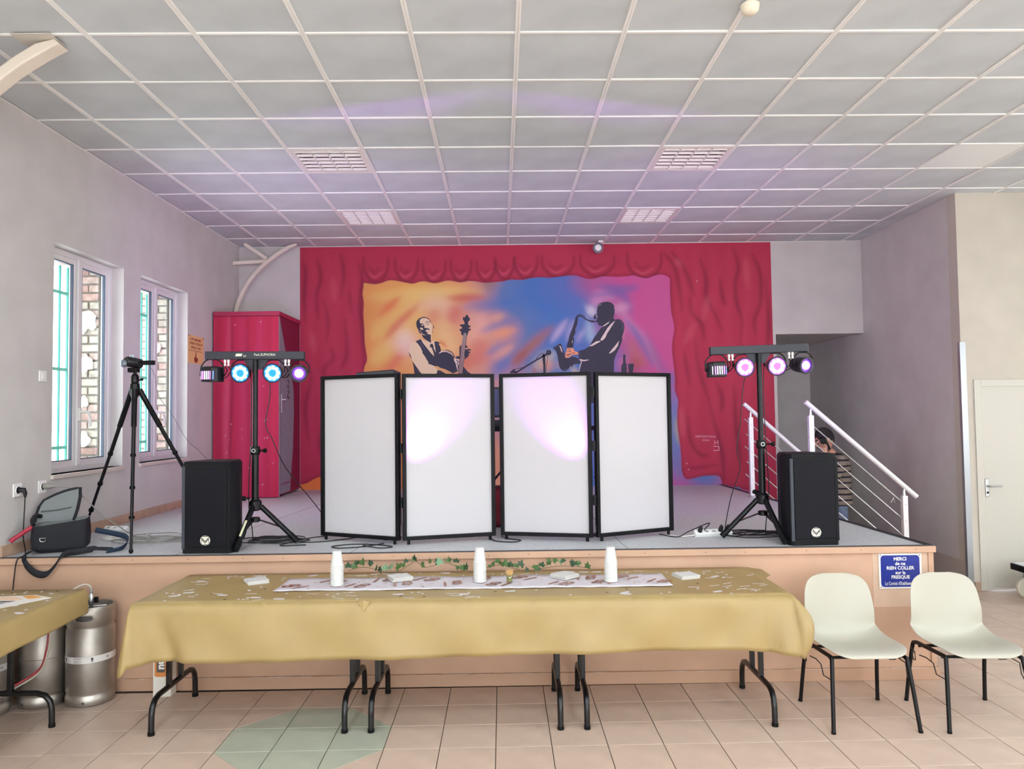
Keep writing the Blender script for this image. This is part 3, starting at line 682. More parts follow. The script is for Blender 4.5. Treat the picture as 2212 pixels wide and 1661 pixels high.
A.poly([(1410,145),(1440,115),(1500,92),(1560,85),(1620,100),(1660,135),(1680,175),(1668,165),(1680,220),(1675,290),(1660,330),(1665,360),(1690,372),(1730,362),(1780,375),(1820,420),(1835,480),(1825,560),(1800,640),(1795,710),(1780,760),(1750,830),(1720,890),(1690,960),(1672,1020),(1668,1100),(1665,1700),(1085,1700),(1115,1205),(1125,1150),(1140,1090),(1150,1040),(1120,1020),(1105,1000),(1095,880),(1130,865),(1200,845),(1250,815),(1290,780),(1310,730),(1350,660),(1400,590),(1450,520),(1490,480),(1480,470),(1440,470),(1415,445),(1405,415),(1380,400),(1385,385),(1395,365),(1405,330),(1400,290),(1395,250),(1405,190)], m_ink, .0005)
A.poly([(1690,385),(1620,440),(1560,510),(1520,580),(1480,640),(1448,700),(1485,705),(1530,660),(1560,590),(1600,530),(1650,450)], m_pale, .001)
A.poly([(1600,400),(1550,430),(1500,465),(1490,485),(1530,465),(1580,430)], m_pale, .001)
A.poly([(1450,710),(1390,715),(1320,760),(1270,800),(1330,790),(1400,750),(1450,722)], m_pale, .001)
A.poly([(1750,705),(1700,770),(1640,840),(1585,910),(1620,905),(1680,860),(1730,790)], m_pale, .001)
A.poly([(1110,1005),(1140,1030),(1200,1035),(1270,1015),(1265,1008),(1180,1013),(1140,1000)], m_pale, .001)
A.line([(1152,1035),(1138,1085),(1122,1150),(1112,1205),(1085,1700)], [12,12,9,4,2], m_pale, .001)
A.poly([(1410,150),(1470,126),(1440,146)], m_pale, .001)
A.line([(1745,380),(1790,420),(1810,480),(1800,560)], [4,16,20,4], m_sheen, .001); A.line([(1120,880),(1108,930),(1120,990)], [16,22,14], m_sheen, .001)
A.poly([(1340,340),(1360,290),(1395,280),(1400,295),(1370,300),(1385,320),(1390,350),(1370,365),(1345,360)], m_ink, .0008)
S_ = Fig('painted_saxophone', (1100,640), 7.373)
S_.poly([(695,830),(740,790),(800,757),(835,760),(830,775),(850,830),(880,910),(890,960),(940,985),(1000,960),(1060,970),(1110,1000),(1135,1040),(1130,1080),(1060,1078),(1020,1090),(1000,1130),(985,1130),(985,1095),(950,1150),(910,1185),(870,1192),(820,1160),(795,1110),(780,1020),(770,940),(750,880),(720,840)], m_ink, .0012)
S_.poly([(795,785),(820,800),(840,850),(845,900),(830,880),(815,830)], m_pale, .0018); S_.line([(720,828),(760,795),(820,768)], [4,14,4], m_sheen, .0018); S_.line([(860,1172),(900,1168),(935,1140)], [6,14,6], m_sheen, .0018)
S_.poly([(1070,310),(1040,400),(1020,470),(985,560),(960,620),(945,700),(925,760),(915,820),(1015,820),(1020,770),(1035,690),(1020,650),(1045,600),(1055,520),(1080,420),(1095,370),(1090,340),(1120,320),(1160,330),(1200,365),(1250,390),(1310,415),(1380,415),(1390,405),(1340,388),(1260,375),(1210,345),(1165,310),(1120,298),(1085,305)], m_ink, .0012)
S_.line([(1095,287),(1150,292),(1190,310),(1208,330)], 9, m_ink, .0012); S_.line([(1085,400),(1070,490)], 7, m_ink, .0012); S_.line([(1070,520),(1050,605)], 7, m_ink, .0012); S_.line([(1035,360),(1060,335)], 8, m_ink, .0012)
S_.line([(1010,700),(1000,745)], 8, m_pale, .0018); S_.line([(950,655),(985,640)], 9, m_ink, .0012); S_.line([(935,700),(970,690)], 9, m_ink, .0012)
S_.poly([(920,822),(1015,822),(1040,870),(1098,895),(1098,930),(1000,935),(950,975),(905,985),(885,955),(905,880)], m_or, .0016)
for q in ([(915,845),(970,840)],[(905,880),(985,872)],[(985,900),(1045,905)],[(895,930),(960,925),(990,915)],[(900,945),(950,950)],[(1000,935),(1098,940)]): S_.line(q, [3]+[14]*(len(q)-2)+[9] if len(q)>2 else [3,11], m_ink, .002)
Mi = Fig('painted_microphone', (1100,640), 7.373)
Mi.line([(100,1220),(300,1095),(440,1010),(600,920)], [24,24,26,30], m_ink, .0006); Mi.disc((628,895), 43, m_ink, .0006); Mi.disc((625,885), 20, m_sheen, .001)
Mi.poly([(0,1225),(45,1175),(75,1155),(95,1165),(90,1190),(130,1200),(120,1222),(70,1225)], m_ink, .0006); Mi.line([(95,1158),(200,1138),(290,1110)], 8, m_ink, .0006)
Mi.line([(430,1000),(470,940),(520,910),(570,908)], 9, m_ink, .0006); Mi.line([(553,930),(552,1000),(560,1100),(560,1215),(560,1700)], [30,48,34,36,36], m_ink, .0006); Mi.line([(605,935),(612,1000),(590,1120),(578,1215)], 8, m_ink, .0006); Mi.line([(535,930),(560,945)], 26, m_ink, .0006)
Bo = Fig('painted_bottle', (1100,640), 7.373); Bo.poly([(1785,1400),(1782,1110),(1810,1060),(1815,930),(1850,925),(1855,1050),(1872,1090),(1872,1400)], m_ink, .0006); Bo.line([(1800,1090),(1795,1150)], 7, m_sheen, .001)
Gl = Fig('painted_glass', (1100,640), 7.373); Gl.poly([(1890,1080),(1940,1070),(1988,1075),(1970,1210),(1968,1400),(1910,1400),(1905,1210)], m_ink, .0006); Gl.line([(1900,1085),(1980,1085)], 5, m_sheen, .001)
Ba = Fig('painted_bassist', (850,640), 8.848, 'stencilled bass player in a waistcoat with closed eyes')
Ba.poly([(520,825),(420,865),(320,900),(292,1060),(360,1230),(420,1330),(540,1480),(560,1600),(1000,1600),(1000,1480),(840,1400),(780,1340),(900,1200),(900,1000),(800,860),(740,850),(700,880)], m_skinp, .0004)
Ba.poly([(500,440),(600,405),(690,460),(720,520),(745,560),(740,640),(730,720),(720,890),(600,830),(520,700),(490,560)], m_skinp, .0005)
Ba.poly([(435,540),(440,480),(480,430),(540,400),(600,395),(660,415),(700,460),(725,520),(708,505),(680,450),(640,420),(590,412),(540,420),(505,450),(500,500),(520,520),(560,520),(590,560),(590,600),(640,610),(690,620),(690,640),(640,636),(615,650),(620,680),(670,682),(640,695),(650,720),(715,735),(712,800),(720,890),(680,870),(600,820),(560,780),(540,720),(500,710),(480,660),(475,640),(450,600)], m_ink, .0009)
Ba.poly([(525,545),(560,538),(575,556),(545,568)], m_skinp, .0014); Ba.poly([(505,600),(550,600),(575,638),(540,642),(512,622)], m_skinp, .0014); Ba.line([(502,640),(535,705),(580,738),(618,744)], [3,12,12,3], m_skinp, .0014)
Ba.line([(610,520),(635,490),(655,482),(690,510)], [4,14,14,5], m_ink, .0014); Ba.line([(622,520),(655,540),(692,522)], [4,12,4], m_ink, .0014); Ba.line([(748,548),(770,580),(765,605),(748,625)], [4,14,14,5], m_ink, .0014); Ba.line([(755,650),(748,698)], [4,10], m_ink, .0014)
Ba.poly([(625,660),(660,648),(680,660),(650,672)], m_pale, .0016)
Ba.poly([(420,860),(525,820),(560,890),(640,990),(720,1090),(780,1150),(760,1060),(730,980),(695,970),(705,915),(745,905),(770,965),(760,975),(810,1080),(800,1000),(780,870),(820,860),(900,890),(905,900),(860,900),(890,960),(910,1040),(870,1090),(940,1050),(1020,1044),(1100,1074),(1160,1130),(1175,1140),(1150,1200),(1190,1290),(1210,1380),(1230,1430),(1170,1460),(1130,1470),(1060,1430),(980,1390),(900,1370),(840,1335),(790,1335),(700,1300),(675,1300),(660,1250),(600,1150),(550,1080),(555,1060),(520,980),(470,910)], m_ink, .0012)
Ba.line([(870,1088),(940,1055),(1020,1058),(1100,1095),(1152,1150)], [14,16,16,16,8], m_pale, .0017); Ba.line([(930,1032),(1020,1026),(1110,1060),(1160,1115)], [4,12,14,6], m_ink, .0012)
Ba.line([(500,860),(560,960),(610,1040)], [16,22,6], m_sheen, .0017); Ba.line([(820,890),(850,960)], [14,8], m_sheen, .0017)
Ba.poly([(360,1240),(420,1320),(470,1390),(500,1440),(540,1480),(560,1600),(420,1600),(385,1340)], m_ink, .0009); Ba.poly([(285,1060),(330,1130),(350,1210),(300,1110)], m_ink, .0009)
Ba.poly([(840,1410),(900,1420),(1000,1480),(1060,1600),(780,1600),(830,1460)], m_ink, .0012); Ba.poly([(1340,1345),(1370,1380),(1420,1440),(1500,1490),(1560,1600),(1250,1600),(1300,1490)], m_ink, .0009)
Ba.poly([(1150,1230),(1185,1180),(1240,1200),(1255,1300),(1240,1430),(1225,1440),(1195,1290)], m_pale, .0012); Ba.line([(1200,1210),(1235,1250),(1215,1290),(1240,1330),(1225,1390)], [16,20,14,16,8], m_ink, .0017)
Bs = Fig('painted_double_bass', (850,640), 8.848)
Bs.poly([(1345,650),(1400,700),(1392,760),(1310,1480),(1300,1600),(1220,1600),(1240,1440)], m_brown, .0018)
Bs.poly([(1385,360),(1410,350),(1440,400),(1465,430),(1460,460),(1430,480),(1425,520),(1440,560),(1475,560),(1470,590),(1440,600),(1440,620),(1480,620),(1475,650),(1440,660),(1430,690),(1410,750),(1385,740),(1345,740),(1320,750),(1290,720),(1300,690),(1265,650),(1265,625),(1310,620),(1310,580),(1275,570),(1275,535),(1320,540),(1360,530),(1350,480),(1325,440),(1330,400),(1370,400)], m_ink, .0022)
for x0, x1 in ((1348,1245),(1362,1268),(1376,1290),(1390,1310)): Bs.line([(x0,700),(x1,1475)], 4.5, m_pale, .0026)
Bs.line([(1340,760),(1232,1440)], 12, m_ink, .0022); Bs.line([(1398,740),(1318,1480)], 10, m_ink, .0022)
Bs.poly([(1300,925),(1260,970),(1260,1060),(1265,1140),(1190,1155),(1180,1180),(1230,1200),(1270,1190),(1290,1000)], m_ink, .002)
Bs.poly([(1365,930),(1400,940),(1425,985),(1390,985),(1370,965)], m_ink, .002); Bs.poly([(1370,1020),(1440,1005),(1480,1015),(1480,1040),(1440,1032),(1430,1050),(1470,1060),(1460,1090),(1420,1090),(1450,1110),(1430,1150),(1365,1210),(1362,1100)], m_ink, .002)
m_chalk = mat('chalk_white', (226,170,184), .7)
for s, (u, v), sz in (('MARTIGNY Daniel',(1524,943),.040),('12/2016',(1524,951),.036)):
    X, Z = wallpt(u, v); text('signature', s, sz, m_chalk, mural, (X,YB-.0045,Z), (1,0,-.01), (0,0,1), .0002, .8)
X, Z = wallpt(1546, 966)
MB().bar((X-.03,YB-.0045,Z-.04),(X+.04,YB-.0045,Z-.04),.001,.008).bar((X+.04,YB-.0045,Z-.04),(X+.04,YB-.0045,Z+.01),.001,.008,(1,0,0)).bar((X-.03,YB-.0045,Z+.01),(X+.04,YB-.0045,Z+.01),.001,.008).bar((X-.01,YB-.0045,Z+.03),(X-.01,YB-.0045,Z+.09),.001,.006,(1,0,0)).bar((X+.03,YB-.0045,Z+.03),(X+.03,YB-.0045,Z+.09),.001,.006,(1,0,0)).bar((X-.01,YB-.0045,Z+.06),(X+.03,YB-.0045,Z+.06),.001,.006).build('signature', m_chalk, mural)

# ================================================================== red painted cupboard in the corner
CZ, CXR, CYF = 2.97, -2.583, 8.5
cup = thing('cupboard', (-2.96, 8.93, ZS), 'tall corner cupboard painted like the red curtain, with a grey side door', 'cupboard')
m_cin = mat('cupboard_wood', (150,40,60), .6)
m_edge = mat('cupboard_edge', (178,168,176), .6, var=.1)
MB().box(XL+.018, CXR-.012, CYF+.012, YB-.002, ZS+.02, CZ-.012).build('carcass', m_cin, cup)
nx, nz = 70, 130
xs = np.linspace(XL+.018, CXR, nx); zs = np.linspace(ZS+.008, CZ-.055, nz); XX, ZZ = np.meshgrid(xs, zs); XX = XX.ravel(); ZZ = ZZ.ravel()
C = np.tile(lin3((198,44,80)), (len(XX),1))
for k, (x, w_, c, a) in enumerate(((-3.26,.05,(150,34,66),.6),(-3.16,.035,(222,110,140),.4),(-3.12,.02,(120,28,60),.55),(-3.0,.06,(206,66,116),.5),(-2.92,.03,(158,36,70),.5),(-2.8,.05,(210,70,130),.35),(-2.7,.03,(170,36,80),.4),(-2.64,.03,(214,50,92),.4))):
    ph = k*1.3; pts = [(x+.015*math.sin(ph+z*2.2), z) for z in np.linspace(ZS, CZ, 14)]
    spray(C, XX, ZZ, pts, w_, c, a)
rr = random.Random(5)
for _ in range(40): 
    x = rr.uniform(-3.2,-2.6); z = rr.uniform(ZS,1.7) if rr.random()<.75 else rr.uniform(1.7,2.9); spray(C, XX, ZZ, [(x,z),(x+rr.uniform(-.01,.01),z+rr.uniform(.0,.02))], .0028, (236,200,206), .8)
painted('front_panel', [(a,CYF,c) for a,c in zip(XX.tolist(),ZZ.tolist())], grid(nx,nz), C, cup)
MB().box(XL+.018,CXR-.002,CYF+.0008,CYF+.012,ZS+.008,CZ-.055).build('front_board', m_cin, cup)
MB().box(XL+.018,CXR+.012,CYF-.014,YB-.002,CZ-.05,CZ).build('cornice', mat('cupboard_red',(176,42,80),.55,var=.05), cup, bevel=.003)
MB().box(CXR-.012,CXR,CYF+.001,CYF+.03,ZS+.01,CZ-.055).build('corner_post', m_edge, cup)
# side door: grey bare board with the curtain's painted edge
ny, nz = 60, 150
ys = np.linspace(CYF+.03, YB-.004, ny); zs = np.linspace(ZS+.035, CZ-.055, nz); YY, ZZ = np.meshgrid(ys, zs); YY = YY.ravel(); ZZ = ZZ.ravel()
C = np.tile(lin3((142,30,68)), (len(YY),1))
edge = np.interp(ZZ, [ZS,1.1,1.4,1.8,2.1,2.3,2.5,2.7,2.9], [8.94,8.98,9.06,9.10,9.09,8.98,8.78,8.66,8.54])
g_ = np.clip((edge-YY)/.012, 0, 1)[:,None]; C = C*(1-g_)+lin3((150,144,158))*g_
nn = np.random.RandomState(3).rand(len(YY),1)*.25+.8; C = C*nn
for z in (1.01,): spray(C, YY, ZZ, [(CYF+.07,z),(9.0,z)], .012, (130,40,90), .9)
spray(C, YY, ZZ, [(CYF+.075,ZS),(CYF+.075,2.6)], .008, (110,100,130), .8)
painted('side_door', [(CXR+.002,b,c) for b,c in zip(YY.tolist(),ZZ.tolist())], grid(ny,nz), C, cup)
MB().box(CXR-.010,CXR+.0012,CYF+.03,YB-.004,ZS+.035,CZ-.055).build('side_board', m_cin, cup)
dh = MB().box(CXR+.002,CXR+.012,CYF+.085,CYF+.115,1.82,2.03).tube([(CXR+.01,CYF+.1,1.97),(CXR+.05,CYF+.1,1.97),(CXR+.055,CYF+.2,1.97)],.008).build('door_handle', m_steel, cup, smooth=True)
b = MB(); zc = 2.33; prev = None
for k in range(15):
    z = 2.42-k*.032; yy = 8.86+.03*math.sin(k*1.9)
    if prev: b.bar((CXR+.0032,prev[0],prev[1]),(CXR+.0032,yy,z),.0006,.008,(1,0,0))
    if k % 2: b.bar((CXR+.0032,8.80,z+.006),(CXR+.0032,8.93,z-.006),.008,.0006,(1,0,0))
    prev = (yy, z)
b.build('scribble', m_ink, cup)
# ================================================================== folding screens in front of the DJ place
m_fr = mat('screen_frame', (12,11,15), .5, bump=.05, bscale=200, spec=.2)
m_cloth = bpy.data.materials.new('screen_cloth'); m_cloth.use_nodes = True; MATS['screen_cloth'] = m_cloth
nt = m_cloth.node_tree; p = nt.nodes['Principled BSDF']; nt.nodes.remove(p); out = [n for n in nt.nodes if n.type=='OUTPUT_MATERIAL'][0]
d1 = nt.nodes.new('ShaderNodeBsdfDiffuse'); d2 = nt.nodes.new('ShaderNodeBsdfTranslucent'); mx = nt.nodes.new('ShaderNodeMixShader')
d1.inputs[0].default_value = rgb((224,222,224)); d2.inputs[0].default_value = rgb((235,228,238)); mx.inputs[0].default_value = .28
nt.links.new(d1.outputs[0],mx.inputs[1]); nt.links.new(d2.outputs[0],mx.inputs[2]); nt.links.new(mx.outputs[0],out.inputs[0])
def screen_panel(root, a, b, ztop):
    a = Vector((a[0],a[1],0)); b = Vector((b[0],b[1],0)); d = (b-a).normalized(); n = Vector((d.y,-d.x,0)); W = (b-a).length
    z0 = ZS+.028; z1 = ztop; wd = .026
    def P(s, z, k): q = a+d*s+n*k; return (q.x,q.y,z)
    fr = MB()
    for s in (wd/2, W-wd/2): fr.bar(P(s,z0,0),P(s,z1,0),wd,.03,tuple(n))
    fr.bar(P(wd,z0+wd/2,0),P(W-wd,z0+wd/2,0),.03,wd); fr.bar(P(wd,z1-wd/2,0),P(W-wd,z1-wd/2,0),.03,wd)
    pn = fr.build('panel_frame', m_fr, root, bevel=.003)
    q = [P(wd-.004,z0+wd-.004,-.006),P(W-wd+.004,z0+wd-.004,-.006),P(W-wd+.004,z1-wd+.004,-.006),P(wd-.004,z1-wd+.004,-.006)]
    MB().add(q, [(0,1,2,3)]).build('cloth', m_cloth, pn)
    for s in (.04, W-.04): MB().lathe([(.011,0),(.011,.03)],12,P(s,ZS,0)).build('foot', m_black, pn)
    return d
for lab, pa in (('black-framed white folding screen, left pair of panels with a violet light spot',[((-1.378,5.575),(-.765,5.285),2.062),((-.742,5.283),(-.100,5.455),2.058)]),
                ('black-framed white folding screen, right pair of panels with a violet light spot',[((-.060,5.465),(.585,5.305),2.058),((.612,5.305),(1.205,5.585),2.055)])):
    x = (pa[0][1][0]+pa[1][0][0])/2
    t = thing('folding_screen', (x, 5.4, ZS), lab, 'folding screen')
    for a, b, z in pa: screen_panel(t, a, b, z)
    hx, hy = (pa[0][1][0]+pa[1][0][0])/2, 5.318
    for z in (1.12,1.5,1.88): MB().lathe([(.008,0),(.008,.07)],10,(hx,hy-.02,z)).box(hx-.012,hx+.012,hy-.016,hy+.006,z,z+.07).build('hinge', m_blackm, t)
# violet wash lamps on the stage behind each hinge
m_led_v = emis('led_violet', (190,120,255), 12)
for lab, x, y, ax in (('violet wash lamp on the stage behind the left screen', -.85, 5.51, (.565,-.366,.736)), ('violet wash lamp on the stage behind the right screen', .665, 5.545, (-.557,-.377,.736))):
    t = thing('wash_lamp', (x,y,ZS), lab, 'lamp')
    pos = Vector((x,y,1.31)); ax = Vector(ax).normalized()
    MB().box(x-.06,x+.06,y-.03,y+.07,ZS,ZS+.012).tube([(x,y+.02,ZS+.01),(x,y+.02,1.20)],.012).build('stand', m_blackm, t)
    MB().lathe([(.03,-.10),(.04,-.05),(.045,0),(.042,0),(.036,-.01)],20,pos,ax).build('can', m_blackm, t, smooth=True)
    MB().lathe([(.001,-.012),(.038,-.012)],20,pos,ax,cap=False).build('lens', m_led_v, t)
    L = bpy.data.lights.new('wash_light','SPOT'); L.energy = 400; L.color = (.52,.11,1.0); L.spot_size = math.radians(50); L.spot_blend = 1.0; L.shadow_soft_size = .03
    lo = bpy.data.objects.new('wash_light', L); COL.objects.link(lo); lo.parent = t; lo.location = pos+ax*.01-t.location
    lo.rotation_euler = ax.to_track_quat('-Z','Y').to_euler()
# things of the DJ behind the screens
t = thing('dj_table', (.0,6.25,ZS), 'black DJ table behind the folding screens', 'table')
MB().box(-.75,.75,5.98,6.5,1.63,1.66).build('table_top', m_black, t, bevel=.004)
for sx in (-.7,.7):
    for sy in (6.02,6.46): MB().tube([(sx,sy,ZS),(sx,sy,1.63)],.016).build('leg', m_blackm, t, smooth=True)
m_gear = mat('gear_black', (16,16,20), .4)
t = thing('dj_controller', (0,6.2,1.66), 'black mixing deck glimpsed through the slit between the screens', 'mixer')
MB().box(-.36,.36,6.05,6.38,1.66,1.72).build('body', m_gear, t, bevel=.006)
for sx in (-.22,.22): MB().lathe([(.1,0),(.1,.015),(.09,.02)],24,(sx,6.2,1.72)).build('jog_wheel', mat('gear_grey',(80,80,90),.35,metal=.5), t, smooth=True)
for k in range(5): MB().box(-.06+.03*k-.006,-.06+.03*k+.006,6.12,6.15,1.72,1.735).build('fader', m_white, t)
t = thing('computer_monitor', (-.02,6.44,1.66), 'small dark monitor standing behind the gap of the screens', 'monitor')
MB().box(-.22,.18,6.44,6.47,1.74,2.0).build('housing', m_gear, t, bevel=.006); MB().box(-.2,.16,6.437,6.44,1.76,1.98).build('display', mat('display_blue',(60,64,110),.2), t); MB().box(-.06,.02,6.42,6.49,1.66,1.675).box(-.03,-.01,6.455,6.465,1.675,1.75).build('stand', m_gear, t)
t = thing('flight_case', (-1.03,6.02,ZS), 'black equipment case rising just above the leftmost screen panel', 'case')
v = [(-1.185,5.88,ZS),(-.885,5.88,ZS),(-.885,6.25,ZS),(-1.185,6.25,ZS),(-1.185,5.88,2.106),(-.885,5.88,2.128),(-.885,6.25,2.128),(-1.185,6.25,2.106)]
MB().add(v,[(3,2,1,0),(4,5,6,7),(0,1,5,4),(1,2,6,5),(2,3,7,6),(3,0,4,7)]).build('body', m_gear, t, bevel=.008)
for z in (1.2,1.7): MB().box(-1.06,-1.0,5.872,5.88,z,z+.06).build('latch', m_steel, t)
t = thing('stage_bag', (-.02,6.15,ZS), 'dark red and grey bag under the DJ table', 'bag')
b = MB().obox((-.06,6.12,ZS+.16),(.3,.24,.32)); b.build('body', mat('bag_red',(120,30,40),.8,var=.2), t, bevel=.05, bseg=3); MB().tube([(-.16,6.12,ZS+.32),(-.06,6.12,ZS+.44),(.04,6.12,ZS+.32)],.012).build('handle', m_black, t, smooth=True)

# ================================================================== loudspeakers
m_spk = mat('speaker_shell', (12,13,18), .55, bump=.25, bscale=400, spec=.22)
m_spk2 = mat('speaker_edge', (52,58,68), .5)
m_grille = bpy.data.materials.new('speaker_grille'); m_grille.use_nodes = True; MATS['speaker_grille'] = m_grille
nt = m_grille.node_tree; p = nt.nodes['Principled BSDF']; p.inputs['Roughness'].default_value = .5; p.inputs['Specular IOR Level'].default_value = .15
tc = nt.nodes.new('ShaderNodeTexCoord'); mp = nt.nodes.new('ShaderNodeMapping'); mp.inputs['Rotation'].default_value = (0,math.radians(45),0)
vo = nt.nodes.new('ShaderNodeTexVoronoi'); vo.inputs['Scale'].default_value = 110; vo.inputs['Randomness'].default_value = 0
rp = nt.nodes.new('ShaderNodeValToRGB'); rp.color_ramp.elements[0].position=.3; rp.color_ramp.elements[1].position=.5; rp.color_ramp.elements[0].color=rgb((8,8,11)); rp.color_ramp.elements[1].color=rgb((24,25,33))
nt.links.new(tc.outputs['Object'],mp.inputs[0]); nt.links.new(mp.outputs[0],vo.inputs['Vector']); nt.links.new(vo.outputs['Distance'],rp.inputs[0]); nt.links.new(rp.outputs[0],p.inputs['Base Color'])
m_logo = mat('logo_white', (232,228,214), .4)
def speaker(label, cx, cy, rz, h=.607):
    t = thing('loudspeaker', (0,0,0), label, 'loudspeaker')
    pr = [(-.162,.012),(-.15,0),(.15,0),(.162,.012),(.172,.05),(.172,.14),(.11,.34),(-.11,.34),(-.172,.14),(-.172,.05)]
    b = MB().prism(pr,(0,0,0),(1,0,0),(0,1,0),(0,0,1),h-.05)
    top = [(x*.93,.012+(y-.012)*.93) if y>.013 else (x*.97,y+.006) for x,y in pr]; n = len(pr)
    b = MB(); rings = [(pr,0.0),(pr,h-.045),(pr,h-.02),(top,h)]
    v = [(x,y,z) for P,z in rings for x,y in P]; f = [tuple(range(n-1,-1,-1)), tuple(3*n+i for i in range(n))]
    for k in range(3):
        for i in range(n): j=(i+1)%n; f.append((k*n+i,k*n+j,(k+1)*n+j,(k+1)*n+i))
    b.add(v,f).build('cabinet', m_spk, t, bevel=.004)
    MB().box(-.138,.138,-.007,.002,.045,h-.048).build('grille', m_grille, t, bevel=.003)
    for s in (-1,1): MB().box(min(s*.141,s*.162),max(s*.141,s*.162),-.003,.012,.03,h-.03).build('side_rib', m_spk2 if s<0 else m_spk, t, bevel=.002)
    for z in (.022,h-.022):
        for x in (-.11,0,.11): MB().lathe([(.002,0),(.006,0),(.006,.003)],10,(x,-.003,z),(0,1,0)).build('screw', m_black, t)
    lg = MB().lathe([(.001,0),(.033,0),(.033,.003)],32,(0,-.0112,.088),(0,1,0)).build('emblem', m_logo, t)
    for s in (1,-1):
        MB().bar((-.026*1,-.0118,.088+.010),(0,-.0118,.088-.014),.0006,.004,(0,-1,0)) if 0 else None
    b = MB()
    for dz in (.0,-.009):
        for s in (-1,1): b.bar((s*.023,-.0118,.106+dz),(0,-.0118,.081+dz),.0042,.0006,(0,-1,0))
    for s in (-1,1): b.bar((s*.0235,-.0118,.108),(s*.0235,-.0118,.068),.0022,.0006,(0,-1,0))
    b.build('emblem_chevron', m_black, lg)
    MB().box(-.016,.016,-.0122,-.0112,.1125,.1225).box(-.016,.016,-.0122,-.0112,.0545,.0635).build('emblem_band', m_black, lg)
    text('lettering','MAC',.0115,m_logo,lg,(0,-.0124,.1175),(1,0,0),(0,0,1),.0003); text('lettering','MAH',.0105,m_logo,lg,(0,-.0124,.059),(1,0,0),(0,0,1),.0003)
    t.location = (cx,cy,ZS); t.rotation_euler = (0,0,rz); return t
speaker('black loudspeaker on the stage edge below the tripod, left side', -2.012, 5.035, math.radians(-2))
speaker('black loudspeaker on the stage edge in front of the stair railing', 2.035, 5.03, math.radians(3))

